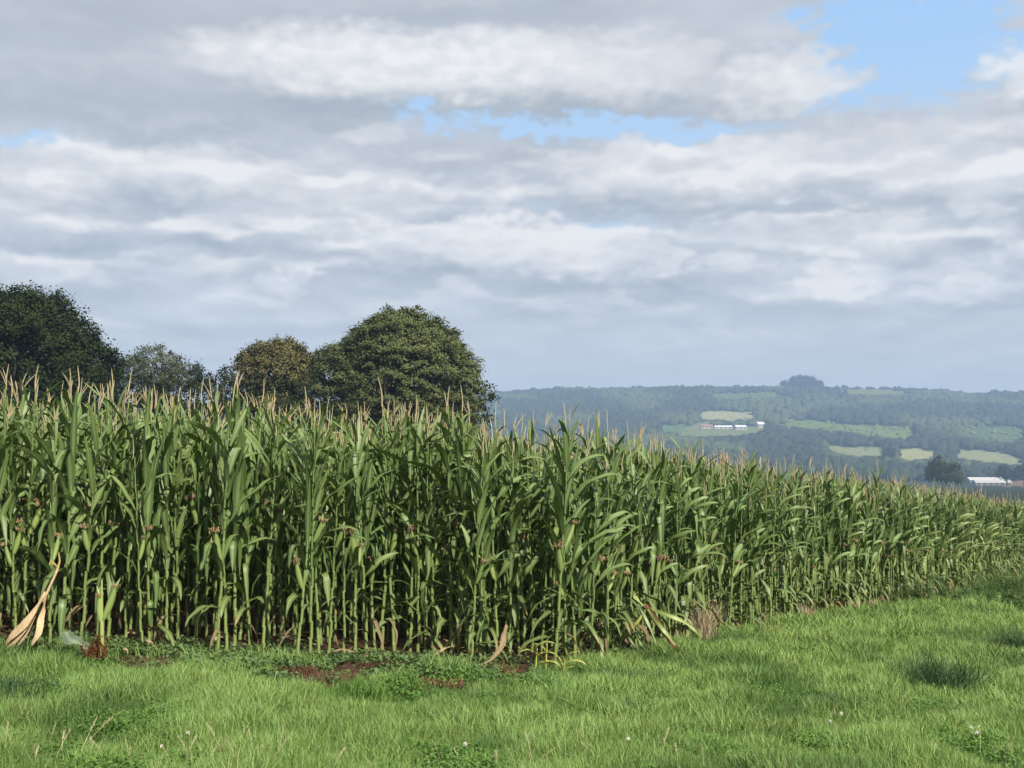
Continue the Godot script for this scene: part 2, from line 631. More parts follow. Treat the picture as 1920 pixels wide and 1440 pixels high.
# ------------------------------------------------------------------ trees
# lobes: [centre from the base, radii]; leaves lie in clumps on the shell of each lobe
func crown_mesh(lobes: Array, clumps: int, leaves: int, clump_r: float, leaf: float, dark: Color, pale: Color, s: int, flat := 0.6, low := -0.5) -> ArrayMesh:
	rng.seed = s
	var g := Geo.new()
	var total := 0.0
	for l in lobes: total += l[1].x * l[1].y
	for l in lobes:
		var here := int(clumps * l[1].x * l[1].y / total)
		for k in here:
			var dir := Vector3(rng.randfn(), rng.randfn(), rng.randfn()).normalized()
			if dir.y < low: dir.y = -dir.y
			var deep := pow(rng.randf(), 0.4)
			var mid: Vector3 = l[0] + dir * l[1] * (0.5 + 0.48 * deep) * (1.0 + 0.3 * noise_a.get_noise_3dv(dir * 150.0 + l[0] * 30.0))
			var own := dark.lerp(pale, clampf(0.5 + rng.randfn() * 0.25, 0.0, 1.0))
			var cr := clump_r * R(0.6, 1.25)
			for q in leaves:
				var o := Vector3(rng.randfn(), rng.randfn() * flat, rng.randfn()) * cr * 0.55
				o.y -= 0.22 * (o.x * o.x + o.z * o.z) / cr
				var p := mid + o
				var up := (Vector3(rng.randfn(), rng.randfn(), rng.randfn()) * 0.55 + dir * 0.5 + Vector3(0, 0.55, 0)).normalized()
				var t := up.cross(Vector3(rng.randfn(), rng.randfn(), rng.randfn())).normalized()
				var b := up.cross(t)
				up = (up * 0.5 + o.normalized() * 0.6 + dir * 0.5 + Vector3(0, 0.15, 0)).normalized()
				var sz := leaf * R(0.6, 1.3)
				var c := own * R(0.85, 1.15)
				c.a = 1.0
				var i0 := g.vert(p - t * sz * 0.5, up, c)
				var i1 := g.vert(p + b * sz * 0.32 - up * sz * 0.08, up, c)
				var i2 := g.vert(p + t * sz * 0.55 - up * sz * 0.1, up, c)
				var i3 := g.vert(p - b * sz * 0.32 - up * sz * 0.08, up, c)
				g.quad(i0, i1, i2, i3)
	return g.mesh()


func trunk_mesh(lobes: Array, high: float, thick: float, s: int, twigs := 9) -> ArrayMesh:
	rng.seed = s
	var g := Geo.new()
	var c := Color(0.12, 0.1, 0.075)
	var pts := []
	var rad := []
	for k in 7:
		var t := k / 6.0
		pts.append(Vector3(0.15 * sin(t * 3.0 + s), high * t - 0.3, 0.12 * sin(t * 2.2)))
		rad.append(thick * (1.35 - 0.95 * t) * (1.35 if k == 0 else 1.0))
	tube(g, pts, rad, [c], 9)
	for l in lobes:
		for k in twigs:
			var from: Vector3 = pts[3 + k % 4]
			var dir := Vector3(rng.randfn(), absf(rng.randfn()) * 0.8 + 0.1, rng.randfn()).normalized()
			var to: Vector3 = l[0] + dir * l[1] * R(0.7, 0.96)
			var way := []
			var rr := []
			for q in 6:
				var t := q / 5.0
				way.append(from.lerp(to, t) + Vector3(R(-0.2, 0.2), 0.5 * sin(t * PI), R(-0.2, 0.2)) * sin(t * PI))
				rr.append(thick * 0.34 * (1.0 - 0.93 * t))
			tube(g, way, rr, [c], 5)
	return g.mesh()


func tree(called: String, label: String, px: float, d: float, lobes_px: Array, clumps: int, leaves: int, clump_r: float, leaf: float, dark: Color, pale: Color, s: int, group := "", thick := 0.35, flat := 0.6, twigs := 9) -> Node3D:
	var x := (px - 960.0) / F * d
	var foot := Vector3(x, lie(x, d), -d)
	var lobes := []
	var k := d / F
	for l in lobes_px:   # [x, y of the middle in the photograph, half width, half height, nearer by metres]
		lobes.append([sight(l[0], l[1], d) - foot + Vector3(0, 0, l[4] if l.size() > 4 else 0.0), Vector3(l[2] * k, l[3] * k, l[2] * k * 0.9)])
	var t := thing(called, label, "tree", foot, group)
	part("trunk", trunk_mesh(lobes, maxf(1.5, lobes[0][0].y), thick, s, twigs), M.bark, t)
	part("crown", crown_mesh(lobes, clumps, leaves, clump_r, leaf, dark, pale, s + 1, flat), M.tree_leaf, t)
	return t


func make_trees() -> void:
	tree("broadleaf_tree", "tall dark green tree with a ragged edge behind the field", 15, 80, [[15, 690, 150, 140], [60, 610, 78, 74], [-60, 650, 110, 100], [110, 670, 80, 92], [150, 720, 78, 84], [-10, 590, 60, 50], [30, 800, 160, 60]], 1400, 92, 0.66, 0.195, Color(0.02, 0.031, 0.013), Color(0.036, 0.053, 0.02), 301, "", 0.45, 0.8)
	tree("small_dark_tree", "small dark pointed tree at the foot of the tall dark tree", 212, 84, [[212, 720, 24, 60], [205, 690, 14, 36], [222, 700, 14, 32]], 50, 55, 0.4, 0.18, Color(0.016, 0.026, 0.012), Color(0.03, 0.045, 0.02), 311, "", 0.12, 0.9, 4)
	tree("thin_tree", "grey-green tree with bare twigs showing through its thin crown", 300, 120, [[292, 700, 62, 56], [335, 715, 44, 44], [252, 705, 34, 44], [300, 770, 80, 36]], 320, 48, 0.6, 0.2, Color(0.06, 0.075, 0.035), Color(0.1, 0.115, 0.06), 321, "", 0.25, 0.6, 26)
	tree("round_shrub_tree", "little dark tree between the thin tree and the yellowing tree", 368, 110, [[368, 712, 16, 36], [384, 725, 20, 30]], 34, 40, 0.45, 0.2, Color(0.02, 0.03, 0.014), Color(0.035, 0.05, 0.02), 331, "", 0.12, 0.8, 3)
	tree("round_shrub_tree", "low dark tree against the near side of the yellowing tree", 420, 104, [[425, 722, 26, 38], [400, 735, 24, 28]], 44, 40, 0.45, 0.2, Color(0.02, 0.03, 0.014), Color(0.035, 0.05, 0.02), 341, "", 0.12, 0.8, 3)
	tree("yellowing_tree", "lumpy tree turning yellow-brown, lower than the domed tree beside it", 520, 100, [[520, 705, 66, 66], [468, 700, 34, 46], [565, 705, 34, 48], [535, 665, 34, 32], [490, 672, 26, 30], [520, 770, 84, 44]], 760, 72, 0.5, 0.19, Color(0.08, 0.08, 0.034), Color(0.15, 0.138, 0.06), 351, "", 0.3, 0.7)
	tree("domed_tree", "large domed olive-green tree rising highest behind the middle of the field", 750, 88, [[752, 715, 135, 132], [640, 712, 62, 74], [845, 735, 62, 96], [745, 640, 82, 62], [690, 668, 56, 50], [815, 670, 54, 62], [700, 800, 110, 60], [820, 810, 84, 60]], 2500, 95, 0.55, 0.175, Color(0.08, 0.098, 0.04), Color(0.12, 0.138, 0.06), 361, "", 0.45, 0.45)
	# low hedge that joins them behind the tassels
	var foot := Vector3((400.0 - 960.0) / F * 98.0, 0, -98.0)
	foot.y = lie(foot.x, 98.0)
	var lobes := []
	rng.seed = 12
	for k in 34:
		var px := -60.0 + k * 29.0
		lobes.append([sight(px, R(738, 752), 98.0) - foot, Vector3(1.4, R(1.3, 2.1), 1.4)])
		lobes.append([sight(px + R(-10, 10), R(790, 800), 98.0) - foot, Vector3(1.4, 1.8, 1.4)])
	var h := thing("hedge", "long low dark hedge running behind the field below the trees", "hedge", foot)
	part("stems", trunk_mesh(lobes, 1.6, 0.12, 15, 2), M.bark, h)
	part("foliage", crown_mesh(lobes, 1100, 36, 0.55, 0.24, Color(0.02, 0.03, 0.012), Color(0.05, 0.06, 0.025), 16, 0.8), M.tree_leaf, h)

	# trees and buildings in the valley
	tree("valley_tree", "green rounded tree in the valley beside the long pale barns", 1770, 500, [[1772, 888, 30, 30], [1752, 890, 18, 26], [1790, 895, 16, 24]], 130, 36, 2.0, 0.75, Color(0.03, 0.045, 0.02), Color(0.055, 0.075, 0.03), 371, "", 0.5, 0.8)
	tree("valley_tree", "dark tree behind the far end of the barns, the taller of two", 1885, 850, [[1885, 888, 14, 15], [1878, 892, 10, 12]], 70, 30, 2.4, 1.1, Color(0.016, 0.025, 0.014), Color(0.03, 0.042, 0.022), 381, "", 0.5, 0.8, 4)
	tree("valley_tree", "dark tree cut by the edge of the view behind the brown field", 1917, 850, [[1914, 889, 16, 16], [1926, 890, 12, 13]], 80, 30, 2.4, 1.1, Color(0.016, 0.025, 0.014), Color(0.03, 0.042, 0.022), 391, "", 0.5, 0.8, 4)
	tree("valley_tree", "low dark tree in the gap between the two pale yellow fields", 1668, 1180, [[1668, 850, 10, 11]], 40, 30, 3.0, 1.3, Color(0.02, 0.03, 0.016), Color(0.035, 0.05, 0.024), 395, "", 0.5, 0.8, 3)
	# clump on the ridge
	var k := 0
	for c in [["lone tree standing apart beside the clump on the far ridge", 1472, 719, 6, 7], ["tall tree at the near end of the clump on the far ridge", 1489, 714, 9, 11.5], ["tallest tree in the clump on the far ridge", 1501, 713, 9, 13], ["broad tree in the middle of the clump on the far ridge", 1512, 714, 10, 12], ["last tall tree of the clump before its lower end on the far ridge", 1523, 714, 8, 11], ["low tree at the end of the clump on the far ridge", 1535, 719, 9, 7.5]]:
		tree("ridge_tree", c[0], c[1], 2440.0, [[c[1], c[2] + 1.5, c[3] * 0.85, c[4] * 0.85], [c[1], c[2] + c[4] * 0.7, c[3] * 0.8, c[4] * 0.6], [c[1] - 2, c[2] + c[4] * 0.3, c[3] * 0.85, c[4] * 0.7]], 130, 26, 4.6, 2.4, Color(0.025, 0.036, 0.02), Color(0.04, 0.055, 0.028), 410 + k, "trees of the clump on the far ridge", 1.0, 0.8, 3)
		k += 1


func box(g: Geo, lo: Vector3, hi: Vector3, c: Color) -> void:
	for ax in 3:
		for sg in [-1.0, 1.0]:
			var n := Vector3.ZERO
			n[ax] = sg
			var o := Vector3.ZERO
			o[ax] = hi[ax] if sg > 0 else lo[ax]
			var b := (ax + 1) % 3
			var d := (ax + 2) % 3
			var id := []
			for q in [[0, 0], [1, 0], [1, 1], [0, 1]]:
				var p := o
				p[b] = hi[b] if q[0] else lo[b]
				p[d] = hi[d] if q[1] else lo[d]
				id.append(g.vert(p, n, c))
			if sg > 0: g.quad(id[0], id[3], id[2], id[1])
			else: g.quad(id[0], id[1], id[2], id[3])


func building(called: String, label: String, px: float, py: float, d: float, long: float, wide: float, eaves: float, rise: float, wall_c: Color, roof_c: Color, turn: float, windows: int) -> void:
	var spot := footing(px, py, d * 0.55)
	var p := Vector3(spot.x, lie(spot.x, spot.y) - 0.2, -spot.y)
	var t := thing(called, label, "building", p)
	t.rotation.y = turn
	var g := Geo.new()
	box(g, Vector3(-long / 2, -3, -wide / 2), Vector3(long / 2, eaves, wide / 2), wall_c)
	for s in [-1.0, 1.0]:
		var a := g.vert(Vector3(s * long / 2, eaves, -wide / 2), Vector3(s, 0, 0), wall_c)
		var b := g.vert(Vector3(s * long / 2, eaves, wide / 2), Vector3(s, 0, 0), wall_c)
		var e := g.vert(Vector3(s * long / 2, eaves + rise, 0), Vector3(s, 0, 0), wall_c)
		g.tri(a, b, e)
	part("wall", g.mesh(), M.paint, t)
	g = Geo.new()
	var o := 0.4
	for s in [-1.0, 1.0]:
		var n := Vector3(0, wide / 2, s * rise).normalized()
		for th in [0.0, 0.25]:
			var a := g.vert(Vector3(-long / 2 - o, eaves - 0.15 + th, s * (wide / 2 + o)), n, roof_c)
			var b := g.vert(Vector3(long / 2 + o, eaves - 0.15 + th, s * (wide / 2 + o)), n, roof_c)
			var e := g.vert(Vector3(long / 2 + o, eaves + rise + 0.02 + th, 0), n, roof_c)
			var f := g.vert(Vector3(-long / 2 - o, eaves + rise + 0.02 + th, 0), n, roof_c)
			g.quad(a, b, e, f)
			if th > 0.0: g.quad(a - 4, b - 4, b, a)
	part("roof", g.mesh(), M.paint, t)
	for k in windows:
		g = Geo.new()
		var wx := -long / 2 + (k + 0.5) * long / windows
		box(g, Vector3(wx - long / windows * 0.3, eaves * 0.25, wide / 2 - 0.05), Vector3(wx + long / windows * 0.3, eaves * 0.75, wide / 2 + 0.06), Color(0.05, 0.055, 0.06))
		part("window", g.mesh(), M.paint, t)


func make_buildings() -> void:
	var white := Color(0.34, 0.34, 0.34)
	building("barn", "long pale barn in the valley, the one set farther back", 1846, 905, 900, 29, 9, 2.4, 2.0, Color(0.16, 0.16, 0.16), Color(0.4, 0.4, 0.41), 0.08, 7)
	building("barn", "long white-roofed barn in the valley, the nearer of the two", 1860, 910, 850, 26, 9, 2.2, 2.0, Color(0.2, 0.19, 0.18), white, -0.1, 6)
	building("farmhouse", "small white house at the end of the hillside farm", 1425, 801, 1700, 10, 8, 4.5, 3.0, white, Color(0.5, 0.5, 0.5), 0.3, 3)
	building("farm_shed", "pale farm shed with a grey roof on the hillside", 1388, 805, 1690, 15, 9, 3.5, 2.4, white, Color(0.5, 0.5, 0.52), 0.1, 3)
	building("farm_shed", "low red-brown roofed shed at the far end of the hillside farm", 1325, 803, 1700, 16, 8, 3.0, 2.5, Color(0.4, 0.33, 0.28), Color(0.24, 0.13, 0.1), 0.0, 3)
	building("farm_shed", "long low white shed in the middle of the hillside farm", 1356, 804, 1695, 24, 7, 2.8, 1.8, white, Color(0.55, 0.55, 0.55), -0.05, 4)


# ------------------------------------------------------------------ maize
var leaf_lib := []       # [Geo, ArrayMesh] by posture: 0 upright, 1 arched, 2 bent over, 3 low and drying
var stalk_lib := []
var tassel_lib := []
var husk_lib := []
var silk_lib := []
var protos := []         # lists of [part name, kind, index, transform]
var proto_mesh := []


func keep(lib: Array, g: Geo) -> void:
	lib.append([g, g.mesh()])


func make_maize_library() -> void:
	rng.seed = 2024
	for k in 30:
		var g := Geo.new()
		var col := Color(0.074, 0.135, 0.034).lerp(Color(0.135, 0.205, 0.05), rng.randf())
		var rib := Color(0.2, 0.28, 0.12)
		var a0 := 0.0
		var style := k % 5
		var b := R(0.0, 1.0)
		if style == 0:
			a0 = R(0.15, 0.55)
			var a1 := a0 + R(0.1, 0.6)
			blade(g, R(0.42, 0.6), R(0.052, 0.076), func(t): return lerpf(a0, a1, t * t), R(0.25, 0.5), R(0.004, 0.011), R(-1.3, 1.3), col, rib, 9, R(-0.5, 0.5))
		elif style == 1:
			a0 = R(0.3, 0.6)
			var a1 := R(1.3, 2.4)
			blade(g, R(0.44, 0.66), R(0.056, 0.08), func(t): return lerpf(a0, a1, pow(t, 1.5)), R(0.2, 0.45), R(0.008, 0.017), R(-1.3, 1.3), col, rib, 11, R(-0.6, 0.6))
		elif style == 2:
			a0 = R(0.25, 0.5)
			var at_t := R(0.38, 0.62)
			blade(g, R(0.46, 0.66), R(0.056, 0.08), func(t): return a0 + 0.25 * t + (2.25 + 0.3 * b) * smoothstep(at_t - 0.1, at_t + 0.13, t), R(0.25, 0.5), R(0.008, 0.017), R(-1.0, 1.0), col, rib, 12, R(-0.5, 0.5))
		elif style == 4:
			a0 = R(0.45, 0.85)
			var bend_t := R(0.22, 0.36)
			blade(g, R(0.36, 0.54), R(0.052, 0.074), func(t): return a0 + 0.3 * t + (1.95 + 0.35 * b) * smoothstep(bend_t - 0.12, bend_t + 0.16, t), R(0.15, 0.4), R(0.01, 0.02), R(-1.2, 1.2), col, rib, 12, R(-0.6, 0.6))
		else:
			a0 = R(0.5, 0.9)
			var c3 := col.lerp(Color(0.12, 0.15, 0.04), R(0.0, 0.7))
			blade(g, R(0.42, 0.58), R(0.06, 0.085), func(t): return lerpf(a0, 2.75, pow(t, 0.8)), R(0.2, 0.5), R(0.008, 0.016), R(-1.4, 1.4), c3, rib, 9, R(-0.8, 0.8), Color(0.4, 0.3, 0.14) if k % 10 == 3 else Color(0, 0, 0, 0))
		keep(leaf_lib, g)
	for k in 5:   # withered lower leaves
		var g := Geo.new()
		var brown := Color(0.3, 0.27, 0.17).lerp(Color(0.22, 0.17, 0.1), rng.randf())
		var a0 := R(0.9, 1.5)
		blade(g, R(0.25, 0.42), R(0.025, 0.04), func(t): return lerpf(a0, 3.0, pow(t, 0.6)), 0.6, 0.012, R(-3.0, 3.0), brown, brown * 1.2, 10, R(-1.2, 1.2))
		keep(leaf_lib, g)
	for k in 5:
		var g := Geo.new()
		var pts := []
		var rad := []
		var cols := []
		var y := -0.06
		var lean := R(-0.05, 0.05)
		var nodes := 12
		for j in nodes:
			var t := float(j) / nodes
			var step := 0.13 + 0.07 * t
			var rr := lerpf(0.0165, 0.0062, pow(t, 1.25))
			var c := Color(0.17, 0.22, 0.06).lerp(Color(0.085, 0.14, 0.04), smoothstep(0.0, 0.6, t)).lerp(Color(0.14, 0.2, 0.06), rng.randf() * 0.7)
			var px := lean * t * t + 0.006 * sin(j * 2.1 + k)
			for q in [[0.0, 1.1], [0.08, 0.96], [0.9, 0.93], [0.97, 1.12]]:
				pts.append(Vector3(px, y + step * q[0], 0.005 * cos(j * 1.7)))
				rad.append(rr * q[1])
				cols.append(c * (0.72 if q[0] > 0.95 else 1.0))
			y += step
		pts.append(Vector3(lean, y + 0.2, 0))
		rad.append(0.0042)
		cols.append(Color(0.2, 0.24, 0.08))
		tube(g, pts, rad, cols, 6)
		keep(stalk_lib, g)
	for k in 7:
		var g := Geo.new()
		var tan_c := Color(0.34, 0.31, 0.19).lerp(Color(0.32, 0.265, 0.165), rng.randf())
		var high := R(0.15, 0.27)
		var pts := []
		var rad := []
		var bend := R(-0.03, 0.03)
		for j in 10:
			var t := j / 9.0
			pts.append(Vector3(bend * t * t, high * t, 0.01 * sin(t * 4.0)))
			rad.append((0.0042 if j < 2 else 0.0058 * (1.0 - 0.5 * t) * (1.0 + 0.25 * (j % 2))) if j < 9 else 0.002)
		tube(g, pts, rad, [Color(0.25, 0.25, 0.1), tan_c], 6)
		for j in [0, 2, 1, 0, 5, 1, 3][k]:
			var a := R(0, TAU)
			var open := R(0.12, 0.55)
			var ln := R(0.1, 0.2)
			var dir := Vector3(cos(a), 0, sin(a))
			var way := []
			var r3 := []
			for q in 5:
				var t := q / 4.0
				way.append(Vector3(0, 0.01 + 0.012 * j, 0) + dir * ln * sin(open) * t * (0.6 + 0.6 * t) + Vector3(0, ln * cos(open) * t, 0))
				r3.append(0.0025 + 0.0028 * sin(t * PI) if q < 4 else 0.001)
			tube(g, way, r3, [tan_c * 0.95], 4)
		keep(tassel_lib, g)
	for k in 4:
		var g := Geo.new()
		var c := Color(0.13, 0.2, 0.055).lerp(Color(0.21, 0.27, 0.08), rng.randf())
		var ln := R(0.19, 0.25)
		var pts := []
		var rad := []
		for j in 9:
			var t := j / 8.0
			pts.append(Vector3(0.006 * sin(t * 3.0), ln * t, 0))
			rad.append(0.008 + 0.019 * sin(PI * clampf(0.1 + 0.82 * t, 0, 1)) * R(0.96, 1.04))
		tube(g, pts, rad, [c * 0.85, c, c, c * 1.05], 8)
		# loose husk tips that stand off the ear
		for j in 3:
			var gg := Geo.new()
			blade(gg, R(0.09, 0.16), 0.022, func(t): return 0.1 + 0.5 * t, 0.5, 0.002, 0.3, c * 0.9, c, 4)
			g.add(gg, Transform3D(Basis(Vector3.UP, R(0, TAU)), Vector3(0, ln * R(0.6, 0.85), 0)))
		keep(husk_lib, g)
	for k in 4:
		var g := Geo.new()
		var c := [Color(0.36, 0.29, 0.18), Color(0.54, 0.42, 0.26), Color(0.46, 0.33, 0.22), Color(0.58, 0.48, 0.28)][k] as Color
		for j in 26:
			var a := R(0, TAU)
			var dir := Vector3(cos(a), 0, sin(a))
			var out := R(0.012, 0.034)
			var up := R(0.02, 0.05)
			var way := []
			for q in 4:
				var t := q / 3.0
				way.append(Vector3(0, -0.012, 0) + dir * out * sin(t * 2.0) + Vector3(R(-1, 1), R(-1, 1), R(-1, 1)) * 0.004 + Vector3(0, up * sin(t * 2.6), 0))
			tube(g, way, [0.0042, 0.0036, 0.003, 0.0015], [c * R(0.7, 1.25)], 3)
		keep(silk_lib, g)


func turned(y: float, a: float, lean := 0.0, off := 0.0, s := 1.0) -> Transform3D:
	var b := Basis(Vector3.UP, a) * Basis(Vector3.BACK, -lean)
	return Transform3D(b.scaled(Vector3(s, s, s)), Vector3(0, y, 0) + Basis(Vector3.UP, a) * Vector3(off, 0, 0))


func make_protos() -> void:
	rng.seed = 77
	for p in 16:
		var list := []
		list.append(["stalk", "stem", stalk_lib[p % 5], Transform3D()])
		var plane := R(-0.5, 0.5)
		var bushy := p >= 10
		var count := 18 + p % 3 if bushy else 13 + p % 3
		for k in count:
			var t := float(k) / (count - 1)
			var y := lerpf(0.14 if bushy else 0.42, 1.88, pow(t, 0.94)) + R(-0.03, 0.03)
			var style := 0
			if t < (0.26 if bushy else 0.1): style = [3, 4, 3][rng.randi() % 3]
			elif t < 0.62: style = [1, 2, 0, 0, 1, 4, 1][rng.randi() % 7]
			else: style = [0, 0, 1, 2, 0, 1][rng.randi() % 6]
			var which := style + 5 * (rng.randi() % 6)
			var s := lerpf(0.8, 1.08, minf(1.0, t * 2.5)) * (1.0 if t < 0.75 else lerpf(1.0, 0.56, (t - 0.75) * 4.0)) * R(0.92, 1.08)
			list.append(["leaf", "leaf", leaf_lib[which], turned(y, plane + PI * (k % 2) + R(-0.5, 0.5), R(-0.12, 0.12), 0.006, s)])
		for k in [1, 0, 2, 1, 0][p % 5]:
			list.append(["withered_leaf", "dry", leaf_lib[30 + rng.randi() % 5], turned(R(0.06, 0.4), R(0, TAU), 0.0, 0.008, R(0.8, 1.2))])
		if p % 7 != 4:
			list.append(["tassel", "tassel", tassel_lib[p % 7], turned(R(2.0, 2.12), R(0, TAU), R(-0.05, 0.05))])
		for e in [1, 0, 2, 1, 0, 1, 1, 2, 0, 1, 1, 0, 2, 1, 0, 1][p]:
			var xf := turned(R(0.72, 1.08) - 0.16 * e, plane + PI * (e % 2) + R(-0.4, 0.4), R(0.22, 0.5), 0.016, R(0.9, 1.1))
			var h: Array = husk_lib[(p + e) % 4]
			list.append(["ear", "stem", h, xf, silk_lib[(p * 3 + e) % 4]])
		protos.append(list)


func ear_tip(h: Array) -> Transform3D:
	var top := 0.0
	for v in h[0].v: top = maxf(top, v.y if absf(v.x) < 0.012 and absf(v.z) < 0.012 else 0.0)
	return Transform3D(Basis(), Vector3(0, top, 0))


const KIND_MAT := {"stem": "maize_stem", "leaf": "maize_leaf", "dry": "dry", "tassel": "tassel"}


func plant_thing(list: Array) -> Node3D:
	var o := Node3D.new()
	for q in list:
		var e := part(q[0], q[2][1], M[KIND_MAT[q[1]]], o, q[3])
		if q.size() > 4: part("silk", q[4][1], M.dry, e, ear_tip(q[2]).scaled_local(Vector3.ONE * 1.5))
	return o


func plant_mesh(list: Array) -> ArrayMesh:
	var by := {"stem": Geo.new(), "leaf": Geo.new(), "dry": Geo.new(), "tassel": Geo.new()}
	for q in list:
		by[q[1]].add(q[2][0], q[3])
		if q.size() > 4: by.dry.add(q[4][0], q[3] * ear_tip(q[2]).scaled_local(Vector3.ONE * 1.5))
	var m := ArrayMesh.new()
	for k in by:
		if by[k].v.is_empty(): continue
		by[k].into(m)
		m.surface_set_material(m.get_surface_count() - 1, M[KIND_MAT[k]])
	return m


# marks along the edge of the field, by which a plant can be found
const MARKS := [[-4.6, "broken straw-coloured stalk"], [-3.55, "red-brown dock stems"], [-2.6, "leafless ground litter"], [-1.9, "fallen straws"], [-0.95, "bare soil patch"], [-0.12, "hanging dead leaf"], [0.3, "yellow-green suckers"], [1.3, "broken red-ribbed leaf"], [1.75, "pinkish grass tuft"], [3.6, "small grass tuft"], [6.0, "feathery weeds"], [10.5, "tall weed clumps"]]
const COUNTING := ["nearest", "second", "third", "fourth", "fifth", "sixth", "seventh", "eighth", "ninth", "tenth", "eleventh", "twelfth", "thirteenth", "fourteenth", "fifteenth", "sixteenth", "seventeenth", "eighteenth", "nineteenth", "twentieth"]


func make_maize() -> void:
	make_maize_library()
	make_protos()
	rng.seed = 404
	var along := Vector2(0.52, 0.855)
	var spots := []      # [x, d, row, place in the row, proto, turn, lean, scale, height]
	for k in 46:
		var x0 := 0.36 - 0.72 * k + R(-0.05, 0.05)
		var p := Vector2(x0, edge(x0) + R(-0.08, 0.2) + (0.25 if k % 4 == 1 else 0.0))
		var reach := 56.0 if k < 3 else (26.0 if k < 22 else 40.0)
		var dist := 0.0
		var j := 0
		while dist < reach:
			var q := p + along * dist + Vector2(R(-0.045, 0.045), R(-0.04, 0.04))
			if k == 0: q.y = edge(q.x) + R(0.02, 0.2)
			elif k < 3: q.y = maxf(q.y, edge(q.x) + 0.45 * k)
			var tall := 1.03 + R(-0.13, 0.08)
			if k == 0: tall *= R(0.78, 0.98) if rng.randf() < 0.55 else 1.0
			if j == 0 and k > 0 and rng.randf() < 0.3: tall *= R(0.72, 0.9)
			if rng.randf() < 0.04: tall *= 1.07
			tall *= 1.0 + 0.05 * noise_b.get_noise_2d(q.x * 25.0, q.y * 25.0)
			var px := seen_at(Vector3(q.x, lie(q.x, q.y), -q.y))
			if px.x > -700.0 and px.x < 2500.0:
				spots.append([q.x, q.y, k, j, (10 + rng.randi() % 6) if (k == 0 and rng.randf() < 0.92) or (k < 3 and rng.randf() < 0.5) or (j < 2 and rng.randf() < 0.5) else rng.randi() % 10, R(0, TAU), Vector2(R(-0.07, 0.07), R(-0.07, 0.07)), tall * R(0.97, 1.03), tall, px.x])
			dist += R(0.13, 0.18)
			j += 1
	for s in spots:
		var behind: float = s[1] - edge(s[0])
		s.append(s[1] + 5.0 * maxf(0.0, behind - 0.2) + (0.0 if s[9] > -70.0 and s[9] < 1990.0 else 1000.0))
	spots.sort_custom(func(a, b): return a[10] < b[10])
	var own := spots.slice(0, 300)
	var roots := []
	for l in protos: roots.append(plant_thing(l))
	# the foremost plants get labels of their own, counted from the marks along the edge
	var counted := {}
	var front := []
	own.sort_custom(func(a, b): return a[9] < b[9])
	for s in own:
		var label := ""
		var group := ""
		var rank: float = s[1] - edge(s[0])
		var m := 0
		for q in MARKS.size():
			if absf(MARKS[q][0] - s[0]) < absf(MARKS[m][0] - s[0]): m = q
		var has: int = [1, 0, 2, 1, 0, 1, 1, 2, 0, 1, 1, 0, 2, 1, 0, 1][s[4]]
		var far_side: bool = s[0] > MARKS[m][0]
		var next: int = clampi(m + (1 if far_side else -1), 0, MARKS.size() - 1)
		if s[3] == 0 or (s[2] == 0 and s[1] < 24.0):
			s.append([m, next, absf(MARKS[m][0] - s[0]), has])
			front.append(s)
			continue
		var where: String = "just behind the front plants" if rank < 0.5 else ("two rows in" if rank < 0.9 else "deep in")
		if s[8] < 0.93: where = "shorter, " + where
		elif s[8] > 1.02: where = "taller, " + where
		var bear: String = ["without ears", "with one ear", "with two ears"][has]
		var mark: String = MARKS[m][1]
		label = "maize plant %s %s near the %s" % [bear, where, mark]
		if s[2] == 0: label = "small distant edge maize plant %s past the %s" % [bear, mark]
		s.append([label, "maize " + label.substr(label.find("plant"))])
	front.sort_custom(func(a, b): return a[11][2] < b[11][2])
	for s in front:
		var key := "%d/%d" % [s[11][0], s[11][1]]
		var n: int = counted.get(key, 0)
		counted[key] = n + 1
		var bear: String = ["earless", "one-eared", "two-eared"][s[11][3]]
		var size := "short" if s[8] < 0.88 else ("tall" if s[8] > 1.03 else "")
		var label: String
		if s[11][0] == s[11][1]:
			label = "%s %s edge maize plant, %s beyond the %s" % [size, bear, COUNTING[mini(n, 19)], MARKS[s[11][0]][1]]
		else:
			label = "%s %s edge maize, %s from %s towards %s" % [size, bear, COUNTING[mini(n, 19)], MARKS[s[11][0]][1], MARKS[s[11][1]][1]]
		s[11] = [label.strip_edges(), "maize plants along the edge of the field"]
	for s in own:
		var o: Node3D = roots[s[4]].duplicate()
		o.name = numbered("maize_plant")
		add_child(o, true)
		o.transform = stand(s)
		tag(o, s[11][0], "maize plant", s[11][1])
	for r in roots: r.free()
	var crop := Node3D.new()
	crop.name = "maize_crop"
	add_child(crop)
	tag(crop, "the mass of tall maize filling the field behind its edge plants", "crop", "", "stuff")
	var xfs := []
	for k in 16: xfs.append([])
	for s in spots.slice(300): xfs[s[4]].append(stand(s))
	for k in 16:
		var cols := []
		for q in xfs[k].size(): cols.append(Color(0.9, 0.95, 0.9).lerp(Color(1.25, 1.12, 1.05), pow(rng.randf(), 1.5)))
		var o := scatter("maize_plants", plant_mesh(protos[k]), null, xfs[k], cols, crop)
		o.set_meta("kind", "stuff")
	print("maize: ", spots.size())


func stand(s: Array) -> Transform3D:
	var b := Basis(Vector3.RIGHT, s[6].x) * Basis(Vector3.BACK, s[6].y) * Basis(Vector3.UP, s[5])
	return Transform3D(b.scaled_local(Vector3(s[7], s[8], s[7])), at(s[0], s[1], -0.01))


